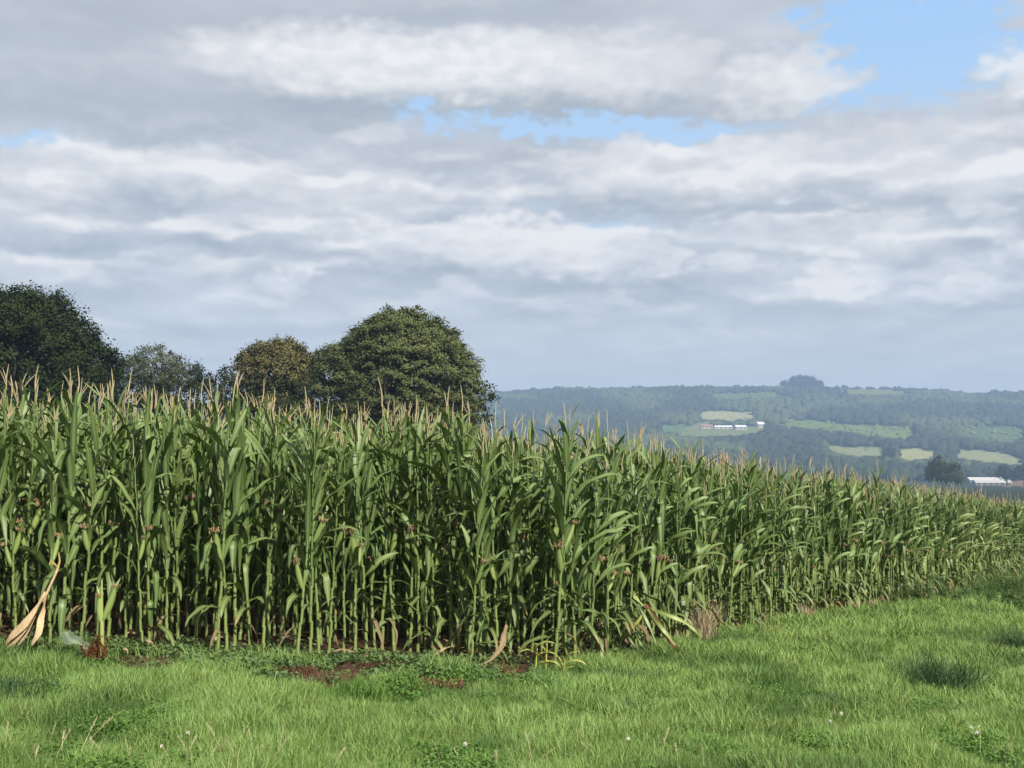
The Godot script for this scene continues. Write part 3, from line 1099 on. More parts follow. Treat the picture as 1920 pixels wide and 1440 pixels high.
# ------------------------------------------------------------------ grass and weeds
func tuft(blades: int, spread: float, lo: float, hi: float, wide: float, lean: float, a: Color, b: Color, segs := 3) -> ArrayMesh:
	var g := Geo.new()
	for k in blades:
		var ang := R(0, TAU)
		var dir := Vector3(cos(ang), 0, sin(ang))
		var p0 := Vector3(R(-1, 1), 0, R(-1, 1)) * spread if spread < 0.08 else Vector3(rng.randfn(), 0, rng.randfn()) * spread * 0.55
		p0.y = -0.01
		var h := R(lo, hi)
		var l := R(0.1, lean)
		var face := R(0, TAU)
		var s := Vector3(cos(face), 0, sin(face))
		var c := a.lerp(b, rng.randf())
		var nn := s.cross(Vector3.UP)
		nn = (nn * signf(nn.dot(dir) + 0.001) * -1.0 + Vector3(0, 0.6, 0)).normalized()
		var last := []
		for q in segs + 1:
			var t := float(q) / segs
			var p := p0 + dir * h * l * t * t + Vector3(0, h * (t - 0.35 * l * t * t), 0)
			var w := wide * (1.0 - 0.55 * t * t) * 0.5
			var cc := c
			if q == segs:
				var tip := g.vert(p, nn, cc)
				g.tri(last[0], last[1], tip)
			else:
				var row := [g.vert(p - s * w, nn, cc), g.vert(p + s * w, nn, cc)]
				if q > 0: g.quad(last[0], last[1], row[1], row[0])
				last = row
	return g.mesh()


func leafy(leaves: int, spread: float, high: float, size: float, a: Color, b: Color) -> ArrayMesh:
	var g := Geo.new()
	for k in leaves:
		var ang := R(0, TAU)
		var dir := Vector3(cos(ang), 0, sin(ang))
		var rr := spread * sqrt(rng.randf())
		var p := dir * rr + Vector3(0, high * R(0.3, 1.0) * (1.0 - 0.4 * rr / spread), 0)
		var up := (Vector3.UP + Vector3(rng.randfn(), 0, rng.randfn()) * 0.45).normalized()
		var t := (dir + Vector3(R(-0.6, 0.6), R(-0.2, 0.3), R(-0.6, 0.6))).normalized()
		t = (t - up * t.dot(up)).normalized()
		var s := up.cross(t)
		var z := size * R(0.6, 1.2)
		var c := a.lerp(b, rng.randf())
		var base := g.vert(p - t * z * 0.5, up, c)
		var m1 := g.vert(p + s * z * 0.34 + up * z * 0.1, up, c)
		var m2 := g.vert(p - s * z * 0.34 + up * z * 0.1, up, c)
		var mid := g.vert(p, up, c * 0.95)
		var tip := g.vert(p + t * z * 0.55 - up * z * 0.12, up, c)
		g.tri(base, m1, mid); g.tri(mid, m1, tip); g.tri(base, mid, m2); g.tri(mid, tip, m2)
		# its stalk
		var foot := dir * rr * 0.4
		var w := s * 0.0012
		var q1 := g.vert(foot - w, up, c)
		var q2 := g.vert(foot + w, up, c)
		var q3 := g.vert(p - t * z * 0.5, up, c)
		g.tri(q1, q2, q3)
	return g.mesh()


func make_grass() -> void:
	rng.seed = 31
	var kinds := []
	var lush_a := Color(0.145, 0.238, 0.064)
	var lush_b := Color(0.225, 0.345, 0.1)
	for k in 6: kinds.append(tuft(20, 0.06, 0.07, 0.17, 0.0042, 0.75, Color(0.75, 0.78, 0.8), Color(1.1, 1.08, 1.0)))
	var xfs := []
	var cols := []
	for k in 6:
		xfs.append([])
		cols.append([])
	var made := 0
	# denser where the ground is near, all over the strip
	for n in 92000:
		var d := 5.6 / (1.0 - rng.randf() * 0.86)
		if d > 42.0: continue
		var x := d * R(-0.50, 0.50)
		if n > 62000:      # the strip goes on beside and behind the viewer
			x = R(-11.0, 16.0)
			d = R(-2.0, 22.0)
			if absf(x) < d * 0.5 and d > 5.6: continue
		var gap := d - edge(x)
		if gap > 0.25: continue
		if gap > -0.95 and x < 0.2 and rng.randf() < 0.82 * smoothstep(-1.0, -0.45, gap + 0.35 * noise_b.get_noise_2d(x * 45.0, d * 45.0)): continue
		var big := noise_b.get_noise_2d(x * 38.0 + 40.0, d * 38.0)
		var fine := noise_b.get_noise_2d(x * 120.0, d * 120.0 + 90.0)
		var tone := noise_b.get_noise_2d(x * 24.0 + 300.0, d * 24.0)
		var s := clampf(0.92 + 0.75 * big + 0.35 * fine, 0.45, 1.6) * R(0.8, 1.2)
		s *= smoothstep(0.3, -0.4, gap) * 0.35 + 0.65
		if d < 11.0:
			if bare_here(x, d) > 0.4 and rng.randf() < 0.93: continue
			s *= trodden(x, d)
		var wide := clampf(sqrt(maxf(d, 0.1) / 8.0), 0.9, 2.0)
		var b := Basis(Vector3.UP, R(0, TAU)).scaled(Vector3(s * wide, s, s * wide))
		b = Basis(Vector3(rng.randfn(), 0, rng.randfn()).normalized(), absf(rng.randfn()) * 0.16) * b
		var k := rng.randi() % 6
		xfs[k].append(Transform3D(b, at(x, d)))
		var c := lush_a.lerp(lush_b, clampf(0.5 + 1.1 * tone + 0.5 * fine + R(-0.3, 0.3), 0.0, 1.0))
		if rng.randf() < 0.03: c = Color(0.26, 0.25, 0.1)
		c = c.lerp(Color(0.04, 0.1, 0.022), smoothstep(0.1, 0.5, -tone - 0.3 * big) * 0.6)
		cols[k].append(c)
		made += 1
	var root := Node3D.new()
	root.name = numbered("grass")
	add_child(root)
	tag(root, "lush green grass of the strip in front of the maize", "grass", "", "stuff")
	for k in 6:
		var o := scatter("grass_blades", kinds[k], M.grass, xfs[k], cols[k], root)
		o.set_meta("kind", "stuff")
	print("grass tufts: ", made)

	# low broad-leaved weeds between grass and crop
	rng.seed = 32
	var weed_kinds := []
	for k in 4: weed_kinds.append(leafy(22, 0.085, 0.07, 0.034, Color(0.8, 0.85, 0.9), Color(1.15, 1.1, 1.0)))
	xfs = [[], [], [], []]
	cols = [[], [], [], []]
	for n in 7000:
		var x := R(-7.0, 1.2)
		var d := edge(x) + R(-1.15, 0.9)
		var gap := d - edge(x)
		var bare := noise_b.get_noise_2d(x * 55.0 + 80.0, d * 55.0)
		if bare < -0.06 or (bare_here(x, d) > 0.4 and rng.randf() < 0.93): continue
		if gap > 0.1 and rng.randf() < 0.55 + gap * 0.5: continue
		if gap < -0.6 and rng.randf() < (-gap - 0.6) * 1.7: continue
		if x > 0.3 and rng.randf() < 0.7: continue
		var k := rng.randi() % 4
		var s := R(0.7, 1.35)
		xfs[k].append(Transform3D(Basis(Vector3.UP, R(0, TAU)).scaled(Vector3(s, s * R(0.6, 1.3), s)), at(x, d)))
		cols[k].append(Color(0.085, 0.145, 0.055).lerp(Color(0.125, 0.19, 0.07), rng.randf()))
	root = Node3D.new()
	root.name = numbered("low_weeds")
	add_child(root)
	tag(root, "low broad-leaved weeds carpeting the soil at the foot of the maize", "weeds", "", "stuff")
	for k in 4:
		var o := scatter("weed_leaves", weed_kinds[k], M.weed, xfs[k], cols[k], root)
		o.set_meta("kind", "stuff")

	# clover among the grass near the viewer
	rng.seed = 33
	xfs = [[], [], [], []]
	cols = [[], [], [], []]
	for n in 26000:
		var d := 5.7 / (1.0 - rng.randf() * 0.45)
		var x := d * R(-0.48, 0.48)
		var there := noise_b.get_noise_2d(x * 42.0 + 900.0, d * 42.0)
		there += 0.35 * smoothstep(7.6, 6.3, d) * (1.0 if x > 1.0 or x < -1.2 else 0.3) - 0.12
		if there < 0.08 or d > edge(x) - 0.8: continue
		var k := rng.randi() % 4
		var s := R(0.75, 1.3)
		xfs[k].append(Transform3D(Basis(Vector3.UP, R(0, TAU)).scaled(Vector3(s * 0.8, s * 1.25, s * 0.8)), at(x, d)))
		cols[k].append(Color(0.075, 0.16, 0.035).lerp(Color(0.11, 0.205, 0.04), rng.randf()))
	root = Node3D.new()
	root.name = numbered("clover_leaves")
	add_child(root)
	tag(root, "patches of round-leaved clover growing through the nearest grass", "clover", "", "stuff")
	var clover_kinds := []
	for k in 4: clover_kinds.append(leafy(14, 0.08, 0.09, 0.026, Color(0.85, 0.9, 0.9), Color(1.1, 1.1, 1.0)))
	for k in 4:
		var o := scatter("clover_patch", clover_kinds[k], M.weed, xfs[k], cols[k], root)
		o.set_meta("kind", "stuff")


func on_grass(px: float, py: float) -> Vector3:
	var f := footing(px, py)
	return at(f.x, f.y)


func make_small_things() -> void:
	# dark tussocks
	rng.seed = 51
	for t in [[1755, 1294, 0.6, 0.44, "large dark blue-green grass tussock in the open grass"], [1905, 1230, 0.5, 0.42, "dark grass tussock cut by the edge of the view"], [1160, 1345, 0.36, 0.2, "flat dark tussock in the grass below the broken red-ribbed leaf"], [1548, 1330, 0.3, 0.16, "low dark tussock beside two white clover flowers"], [668, 1322, 0.3, 0.26, "upright bright tussock just below the bare soil patch"], [1165, 1285, 0.45, 0.2, "loose dark tussock close to the corner of the maize"], [30, 1310, 0.4, 0.2, "dull green tussock below the straw-coloured broken stalk"]]:
		var p := on_grass(t[0], t[1])
		var o := thing("grass_tussock", t[4], "tussock", p, "tussocks in the grass")
		var dark := Color(0.025, 0.06, 0.026)
		var pale := Color(0.05, 0.1, 0.034)
		if t[0] == 668:
			dark = Color(0.075, 0.16, 0.03)
			pale = Color(0.11, 0.21, 0.04)
		part("blades", tuft(900, t[2] * 0.55, t[3] * 0.35, t[3], 0.006, 1.1, dark, pale, 4), M.grass, o)
		part("dead_blades", tuft(30, t[2] * 0.5, t[3] * 0.4, t[3] * 0.8, 0.004, 0.9, Color(0.2, 0.17, 0.07), Color(0.32, 0.27, 0.12), 4), M.dry, o)
	# white clover flowers
	rng.seed = 52
	for t in [[352, 1384, 0.012, "white clover flower alone in the grass near the dry stems"], [872, 1400, 0.012, "white clover flower alone in the grass below the bare soil"], [1178, 1402, 0.011, "white clover flower low in the grass under the flat dark tussock"], [1578, 1338, 0.013, "white clover flower beside the low dark tussock, the upper of two"], [1557, 1356, 0.011, "white clover flower beside the low dark tussock, the lower of two"], [1822, 1374, 0.012, "white clover flower of a close trio, the outermost"], [1837, 1372, 0.011, "white clover flower of a close trio, the topmost"], [1832, 1386, 0.012, "white clover flower of a close trio, the lowest"], [302, 1405, 0.008, "small half-hidden white clover flower near the dry stems"]]:
		var p := on_grass(t[0], t[1] + 26)
		var o := thing("clover_flower", t[3], "flower", p, "white clover flowers in the grass")
		var g := Geo.new()
		tube(g, [Vector3.ZERO, Vector3(0.004, 0.05, 0), Vector3(0, 0.105, 0)], [0.0012, 0.001, 0.001], [Color(0.1, 0.18, 0.05)], 4)
		part("stem", g.mesh(), M.weed, o)
		g = Geo.new()
		for k in 60:
			var dir := Vector3(rng.randfn(), rng.randfn() + 0.4, rng.randfn()).normalized()
			var c := Color(0.72, 0.7, 0.62) * R(0.85, 1.1)
			tube(g, [Vector3(0, 0.112, 0), Vector3(0, 0.112, 0) + dir * t[2] * 0.8, Vector3(0, 0.113, 0) + dir * t[2] * R(1.0, 1.2)], [0.001, 0.0024, 0.0004], [c], 4)
		part("flower_head", g.mesh(), M.petal, o)
	var dp := on_grass(4, 1420)
	var dand := thing("dandelion", "yellow flower at the edge of the view among dry stems", "flower", dp)
	var dg := Geo.new()
	tube(dg, [Vector3.ZERO, Vector3(0.003, 0.09, 0)], [0.0016, 0.0014], [Color(0.12, 0.18, 0.06)], 4)
	part("stem", dg.mesh(), M.weed, dand)
	dg = Geo.new()
	for k in 40:
		var a := R(0, TAU)
		tube(dg, [Vector3(0, 0.09, 0), Vector3(cos(a) * 0.013, 0.1 + R(-0.004, 0.006), sin(a) * 0.013)], [0.0018, 0.0008], [Color(0.75, 0.5, 0.03)], 3)
	part("flower_head", dg.mesh(), M.petal, dand)

	# bleached grass stems along the near edge
	rng.seed = 53
	var stems := [[68, 1440], [92, 1420], [100, 1455], [145, 1425], [108, 1445], [150, 1440], [178, 1432], [205, 1450], [232, 1440], [240, 1455], [325, 1450], [332, 1462], [360, 1455], [366, 1448], [372, 1462], [400, 1455], [415, 1440], [470, 1458], [480, 1452], [500, 1465], [815, 1462], [840, 1450], [860, 1458], [905, 1446], [930, 1460], [985, 1455], [1000, 1450], [1010, 1465], [1245, 1455], [1270, 1462], [1770, 1455], [1790, 1462], [1838, 1440], [1842, 1455], [1895, 1460], [1905, 1452], [55, 1462], [20, 1450], [445, 1465], [520, 1460], [1140, 1460], [1330, 1465], [620, 1462], [700, 1466]]
	var protos3 := []
	for v in 6:
		var o := Node3D.new()
		var c := Color(0.36, 0.33, 0.18).lerp(Color(0.46, 0.42, 0.27), rng.randf())
		var g := Geo.new()
		var h := R(0.16, 0.27)
		var l := R(-0.14, 0.14)
		var way := []
		for q in 6:
			var t := q / 5.0
			way.append(Vector3(l * t * t, h * t, 0.01 * sin(t * 5.0)))
		tube(g, way, [0.0016, 0.0015, 0.0014, 0.0012, 0.001, 0.0008], [c], 4)
		part("stem", g.mesh(), M.tassel, o)
		g = Geo.new()
		for q in 16:
			var t := 0.72 + 0.28 * q / 16.0
			var b := Vector3(l * t * t, h * t, 0.01 * sin(t * 5.0))
			var a := R(0, TAU)
			tube(g, [b, b + Vector3(cos(a) * 0.004, 0.008, sin(a) * 0.004), b + Vector3(cos(a) * 0.006, 0.018, sin(a) * 0.006)], [0.0008, 0.0016, 0.0003], [c * R(0.85, 1.15)], 3)
		part("seed_head", g.mesh(), M.tassel, o)
		g = Geo.new()
		blade(g, R(0.07, 0.14), 0.005, func(t): return 0.4 + 1.2 * t, 0.3, 0.0, 0.5, c, c, 5)
		part("dry_leaf", g.mesh(), M.dry, o, turned(h * 0.3, R(0, TAU)))
		protos3.append(o)
	for k in stems.size():
		var o: Node3D = protos3[k % 6].duplicate()
		o.name = numbered("grass_stalk")
		add_child(o, true)
		var p := on_grass(stems[k][0], stems[k][1])
		o.transform = Transform3D((Basis(Vector3.RIGHT, R(-0.25, 0.25)) * Basis(Vector3.BACK, R(-0.35, 0.35)) * Basis(Vector3.UP, R(0, TAU))).scaled(Vector3.ONE * R(0.5, 1.05)), p)
		tag(o, "bleached dry grass stem with a thin seed head in the nearest grass", "grass stem", "bleached grass stems along the nearest grass")
	for o in protos3: o.free()
	make_litter()
	make_weeds()


func strap(parent: Node, called: String, pts: Array, widths: Array, col: Color, m: Material, rib := Color(0, 0, 0, 0), n_hint := Vector3(0, 0.4, 1)) -> void:
	# a leaf laid through given points; widths at those points
	var g := Geo.new()
	var across := [-1.0, -0.5, -0.12, 0.12, 0.5, 1.0]
	var rows := []
	var fine := []
	var fw := []
	for k in pts.size() - 1:
		for q in 4:
			var t := q / 4.0
			var a: Vector3 = pts[maxi(k - 1, 0)]
			var e: Vector3 = pts[mini(k + 2, pts.size() - 1)]
			fine.append((pts[k] as Vector3).cubic_interpolate(pts[k + 1], a, e, t))
			fw.append(lerpf(widths[k], widths[k + 1], t))
	fine.append(pts[-1])
	fw.append(widths[-1])
	for k in fine.size():
		var t: Vector3 = (fine[mini(k + 1, fine.size() - 1)] - fine[maxi(k - 1, 0)]).normalized()
		var s := t.cross(n_hint).normalized().rotated(t, 0.5 * sin(k * 0.5))
		var nn := s.cross(t).normalized()
		var row := []
		for q in across:
			var c := col * R(0.92, 1.06)
			if rib.a > 0.0 and absf(q) < 0.2: c = rib
			c.a = 1.0
			row.append(g.vert(fine[k] + s * q * fw[k] * 0.5 + nn * (absf(q) * 0.22 * fw[k] + 0.004 * sin(k * 1.3 + q * 2.0)), nn, c, Vector2(0.5 + 0.5 * q, k * 0.3)))
		rows.append(row)
	for k in rows.size() - 1:
		for q in across.size() - 1: g.quad(rows[k][q], rows[k][q + 1], rows[k + 1][q + 1], rows[k + 1][q])
	part(called, g.mesh(), m, parent)


func rel(list: Array, d: float, foot: Vector3) -> Array:
	# points given as [x, y in the photograph, metres nearer]
	var out := []
	for q in list: out.append(sight(q[0], q[1], d - (q[2] if q.size() > 2 else 0.0)) - foot)
	return out


func make_litter() -> void:
	rng.seed = 61
	var straw := Color(0.8, 0.64, 0.43)
	# broken stalk hanging at the near end of the field
	var d := edge(-4.3) - 0.35
	var foot := sight(20, 1215, d)
	foot.y = ground(foot.x, d)
	var o := thing("broken_maize_stalk", "straw-coloured broken maize stalk hanging over with dead leaves fanned out below", "maize stalk", foot)
	var g := Geo.new()
	tube(g, rel([[110, 1036], [112, 1052], [107, 1070], [98, 1090], [88, 1112], [80, 1128]], d, foot), [0.006, 0.009, 0.011, 0.011, 0.012, 0.01], [Color(0.5, 0.46, 0.18), Color(0.56, 0.5, 0.22), straw * 1.1, straw * 1.05], 7)
	part("stalk", g.mesh(), M.dry, o)
	strap(o, "leaf", rel([[86, 1110], [70, 1140, 0.05], [48, 1168, 0.08], [26, 1190, 0.08], [10, 1212, 0.05]], d, foot), [0.025, 0.04, 0.06, 0.055, 0.016], straw, M.dry)
	strap(o, "leaf", rel([[82, 1118], [66, 1150, 0.03], [44, 1180, 0.06], [24, 1205, 0.06], [12, 1216, 0.05]], d, foot), [0.03, 0.045, 0.05, 0.045, 0.015], straw * 0.86, M.dry)
	strap(o, "leaf", rel([[86, 1112], [84, 1140], [76, 1165, 0.03], [72, 1190, 0.06], [60, 1210, 0.06]], d, foot), [0.02, 0.035, 0.055, 0.05, 0.02], straw * 1.06, M.dry)
	strap(o, "leaf", rel([[84, 1116], [68, 1150], [52, 1180, 0.02], [40, 1200, 0.03], [34, 1212, 0.03]], d, foot), [0.02, 0.03, 0.035, 0.03, 0.01], straw * 0.78, M.dry)
	strap(o, "leaf", rel([[107, 1062], [100, 1056, 0.02], [96, 1052, 0.03], [92, 1060, 0.04]], d, foot), [0.012, 0.02, 0.016, 0.004], Color(0.5, 0.45, 0.16), M.dry)
	# bare stub with two ears beside it
	d = edge(-3.6) - 0.3
	foot = sight(190, 1216, d)
	foot.y = ground(foot.x, d)
	o = thing("maize_stub", "short topless maize stub with two bare pale ears above the dock stems", "maize plant", foot)
	g = Geo.new()
	tube(g, [Vector3(0, -0.02, 0), Vector3(0.005, 0.1, 0), Vector3(0.002, 0.2, 0), Vector3(-0.004, 0.3, 0), Vector3(-0.012, 0.62, 0)], [0.018, 0.016, 0.018, 0.015, 0.008], [Color(0.2, 0.25, 0.07), Color(0.24, 0.3, 0.09)], 8)
	part("stalk", g.mesh(), M.maize_stem, o)
	for e in [[0.3, 0.0, 0.33, 1.12, 0], [0.28, PI, 0.06, 0.95, 2]]:
		var h := part("ear", husk_lib[e[4]][1], M.maize_stem, o, turned(e[0], e[1], e[2], 0.012, e[3]))
		part("silk", silk_lib[3][1], M.dry, h, ear_tip(husk_lib[e[4]]))
	# dock with red-brown stems, and the big pale leaf beside it
	foot = on_grass(178, 1246)
	o = thing("dock_plant", "withered dock with a tuft of red-brown stems at the field corner", "weed", foot)
	g = Geo.new()
	var seeds := Geo.new()
	for k in 26:
		var a := R(-0.5, 0.5)
		var b := R(-0.4, 0.4)
		var h := R(0.1, 0.24)
		var p0 := Vector3(R(-0.09, 0.09), 0, R(-0.06, 0.06))
		var p1 := p0 + Vector3(a * h * 0.5, h, b * h * 0.5)
		var c := Color(0.12, 0.035, 0.02).lerp(Color(0.2, 0.07, 0.03), rng.randf())
		tube(g, [p0, p0.lerp(p1, 0.5) + Vector3(R(-0.01, 0.01), 0, 0), p1], [0.003, 0.003, 0.002], [c], 4)
		for q in 10:
			var pp := p0.lerp(p1, R(0.3, 1.0)) + Vector3(R(-1, 1), R(-1, 1), R(-1, 1)) * 0.012
			tube(seeds, [pp, pp + Vector3(R(-1, 1), R(0, 1), R(-1, 1)) * 0.008, pp + Vector3(R(-1, 1), R(0.5, 1.5), R(-1, 1)) * 0.013], [0.001, 0.005, 0.001], [c * R(0.8, 1.5)], 4)
	part("stems", g.mesh(), M.dry, o)
	part("seeds", seeds.mesh(), M.dry, o)
	foot = on_grass(165, 1240)
	o = thing("fallen_leaf", "big pale grey-green maize leaf fallen beside the dock stems", "leaf", foot)
	var dd := -foot.z
	strap(o, "blade", rel([[124, 1185, -0.05], [132, 1200, 0.02], [146, 1207, 0.05], [158, 1214, 0.04], [168, 1226, 0.0]], dd, foot), [0.07, 0.1, 0.1, 0.09, 0.03], Color(0.13, 0.18, 0.115), M.maize_leaf, Color(0.22, 0.28, 0.18), Vector3(0, 0.8, 0.6))
	foot = on_grass(285, 1290)
	o = thing("fallen_leaf", "dull grey broad leaf lying in the grass in front of the dock", "leaf", foot)
	strap(o, "blade", rel([[266, 1282, 0.0], [278, 1274, 0.03], [288, 1268, 0.02], [297, 1262, -0.02]], -foot.z, foot), [0.02, 0.06, 0.055, 0.01], Color(0.16, 0.19, 0.13), M.maize_leaf, Color(0.2, 0.23, 0.16), Vector3(0, 0.7, 0.6))
	# straws and dead leaves lying on the soil
	var flat := [[510, 1206, 600, 1214, 0.03, "long bleached dead leaf lying on soil, upper of the fallen straws"], [515, 1213, 592, 1224, 0.04, "broad bleached dead leaf lying on soil, lower of the fallen straws"], [530, 1211, 605, 1201, 0.012, "thin straw crossing above the broad bleached dead leaf"], [392, 1212, 420, 1205, 0.03, "short pale dead leaf between the dock and the fallen straws"], [398, 1216, 432, 1215, 0.03, "flat pale husk lying below the short dead leaf"], [268, 1220, 290, 1228, 0.035, "curled cream husk on the soil past the dock stems"], [228, 1236, 240, 1240, 0.03, "small orange-cream husk scrap next to the dock stems"], [232, 1206, 268, 1209, 0.02, "yellowish bent leaf strip on the weeds beside the dock"], [218, 1184, 250, 1178, 0.012, "thin straw leaning in the shade behind the dock"], [620, 1236, 690, 1246, 0.02, "narrow grey dead leaf in front of the bare soil"], [815, 1242, 880, 1226, 0.025, "grey dead leaf on the ground before the middle maize stalks"], [1425, 1172, 1436, 1155, 0.02, "dead leaf strip at the foot of the receding maize edge"]]
	for t in flat:
		var f1 := footing(t[0], t[1])
		var f2 := footing(t[2], t[3])
		var a := at(f1.x, f1.y, 0.06)
		var e := at(f2.x, f2.y, 0.075)
		o = thing("dead_leaf", t[5], "dead leaf", a, "dead maize leaves on the ground")
		var up := Vector3(0, 0.035, 0)
		strap(o, "blade", [Vector3.ZERO, (e - a) * 0.3 + up, (e - a) * 0.65 + up * 0.6, e - a], [t[4] * 0.5, t[4], t[4] * 0.9, t[4] * 0.2], Color(0.45, 0.38, 0.24).lerp(Color(0.5, 0.42, 0.24), rng.randf()), M.dry, Color(0.55, 0.5, 0.34), Vector3(0, 1, 0.2))
	# dead leaf hanging to the ground in the middle
	d = edge(-0.1) - 0.2
	foot = sight(915, 1248, d)
	foot.y = ground(foot.x, d)
	o = thing("hanging_dead_leaf", "pale hanging dead leaf curling down to the ground at the field corner", "dead leaf", foot)
	strap(o, "blade", rel([[950, 1172, -0.1], [946, 1190], [942, 1206, 0.03], [932, 1224, 0.05], [920, 1238, 0.06], [902, 1247, 0.05]], d, foot), [0.02, 0.045, 0.055, 0.04, 0.03, 0.01], Color(0.38, 0.3, 0.19), M.dry, Color(0.46, 0.39, 0.26))
	strap(o, "blade", rel([[920, 1238, 0.05], [912, 1244, 0.05], [908, 1250, 0.06]], d, foot), [0.03, 0.03, 0.008], Color(0.4, 0.26, 0.15), M.dry)
	# yellow-green suckers
	d = edge(0.3) - 0.25
	var n := 0
	for t in [[1003, 1246, "yellow-green maize sucker nearest the pale hanging dead leaf"], [1022, 1250, "taller yellow-green maize sucker with a curling lower leaf"], [1055, 1246, "thin yellow-green maize sucker nearest the broken red-ribbed leaf"]]:
		foot = sight(t[0], t[1], d)
		foot.y = ground(foot.x, d)
		o = thing("maize_sucker", t[2], "maize shoot", foot, "yellow-green suckers at the field corner")
		g = Geo.new()
		var h := R(0.14, 0.3) + 0.1 * (n % 2)
		tube(g, [Vector3(0, -0.02, 0), Vector3(0.01, h * 0.5, 0), Vector3(0.02, h, 0)], [0.009, 0.008, 0.004], [Color(0.3, 0.33, 0.07)], 6)
		part("stalk", g.mesh(), M.maize_stem, o)
		for k in 5:
			g = Geo.new()
			var a1 := R(0.6, 2.2)
			blade(g, R(0.16, 0.3), 0.035, func(q): return 0.35 + a1 * q, 0.5, 0.003, R(-0.8, 0.8), Color(0.22, 0.28, 0.05).lerp(Color(0.4, 0.36, 0.1), R(0, 1) * R(0, 1)), Color(0.4, 0.42, 0.14), 7)
			part("leaf", g.mesh(), M.maize_leaf, o, turned(h * (0.2 + 0.18 * k), R(-0.5, 0.5) + PI * (k % 2)))
		n += 1
	# broken plant leaning out of the edge
	d = edge(1.15) - 0.25
	foot = sight(1190, 1216, d)
	foot.y = ground(foot.x, d)
	o = thing("broken_maize_plant", "broken maize plant leaning out of the edge with a red-ribbed leaf", "maize plant", foot)
	g = Geo.new()
	tube(g, rel([[1166, 1200, -0.2], [1180, 1180], [1196, 1166, 0.05], [1206, 1150, 0.05]], d, foot), [0.014, 0.022, 0.018, 0.01], [Color(0.3, 0.34, 0.08), Color(0.34, 0.36, 0.1)], 8)
	part("stalk", g.mesh(), M.maize_stem, o)
	strap(o, "leaf", rel([[1212, 1134], [1226, 1156, 0.08], [1240, 1180, 0.12], [1258, 1204, 0.14], [1272, 1216, 0.12]], d, foot), [0.03, 0.06, 0.06, 0.045, 0.01], Color(0.2, 0.075, 0.05), M.dry, Color(0.34, 0.17, 0.1))
	strap(o, "leaf", rel([[1210, 1136], [1232, 1166, 0.12], [1250, 1190, 0.17], [1266, 1210, 0.18]], d, foot), [0.02, 0.035, 0.04, 0.01], Color(0.16, 0.25, 0.06), M.maize_leaf, Color(0.3, 0.36, 0.12))
	strap(o, "leaf", rel([[1188, 1118], [1204, 1146, 0.05], [1216, 1172, 0.08], [1230, 1206, 0.08]], d, foot), [0.02, 0.03, 0.03, 0.008], Color(0.2, 0.28, 0.14), M.maize_leaf, Color(0.4, 0.46, 0.26))
	strap(o, "leaf", rel([[1212, 1138], [1244, 1150, 0.05], [1276, 1164, 0.08], [1300, 1180, 0.08], [1314, 1196, 0.06]], d, foot), [0.02, 0.04, 0.04, 0.03, 0.006], Color(0.2, 0.29, 0.07), M.maize_leaf, Color(0.4, 0.42, 0.16))
	strap(o, "leaf", rel([[1206, 1136], [1196, 1126, 0.04], [1188, 1114, 0.05], [1184, 1106, 0.05]], d, foot), [0.02, 0.03, 0.025, 0.006], Color(0.3, 0.36, 0.08), M.maize_leaf, Color(0.42, 0.44, 0.16))
	# tufts of dry grass against the edge
	for t in [[1318, 1200, 1.9, 0.62, 260, "pinkish dry grass tuft bending over beside the broken maize plant"], [1515, 1162, 4.7, 0.34, 150, "small dry grass tuft at the foot of the receding maize edge"], [1640, 1140, 6.0, 0.25, 70, "thin dry grass tuft just before the feathery weeds"]]:
		var p := on_grass(t[0], t[1])
		o = thing("dry_grass_tuft", t[5], "dry grass", p, "dry grass tufts along the maize edge")
		part("blades", tuft(t[4], 0.1, t[3] * 0.6, t[3], 0.0035, 0.8, Color(0.34, 0.26, 0.18), Color(0.5, 0.41, 0.28), 5), M.tassel, o)
		part("green_blades", tuft(40, 0.14, 0.1, t[3] * 0.6, 0.005, 0.7, Color(0.06, 0.12, 0.03), Color(0.1, 0.16, 0.04), 4), M.grass, o)
	# dead weeds on the bare soil
	for t in [[712, 1256, 0.22, Color(0.12, 0.055, 0.045), "dark red-brown dead weeds on the bare soil patch"], [755, 1304, 0.16, Color(0.26, 0.15, 0.1), "pinkish dead weeds in the grass below the bare soil patch"], [830, 1292, 0.13, Color(0.34, 0.19, 0.12), "orange-brown dead weeds, brightest of those by the bare soil"], [560, 1262, 0.14, Color(0.16, 0.08, 0.06), "small brown dead weeds below the fallen straws"], [620, 1275, 0.18, Color(0.2, 0.14, 0.09), "wide dull brown dead weeds between straws and bare soil"], [262, 1252, 0.2, Color(0.16, 0.12, 0.08), "grey-brown dead weeds beside the dock stems"], [945, 1266, 0.12, Color(0.32, 0.19, 0.11), "small orange-brown dead weeds under the hanging dead leaf"]]:
		var p := on_grass(t[0], t[1])
		o = thing("dead_weed", t[4], "dead weeds", p, "dead weeds at the foot of the maize")
		g = Geo.new()
		for k in 150:
			var a := R(0, TAU)
			var rr: float = t[2] * sqrt(rng.randf())
			var q := Vector3(cos(a) * rr * 1.3, R(0.0, 0.02), sin(a) * rr)
			var e := q + Vector3(R(-0.05, 0.05), R(0.01, 0.07), R(-0.05, 0.05))
			tube(g, [q, q.lerp(e, 0.5) + Vector3(0, 0.012, 0), e], [0.002, 0.003, 0.0008], [t[3] * R(0.6, 1.4)], 3)
		part("stems", g.mesh(), M.dry, o)


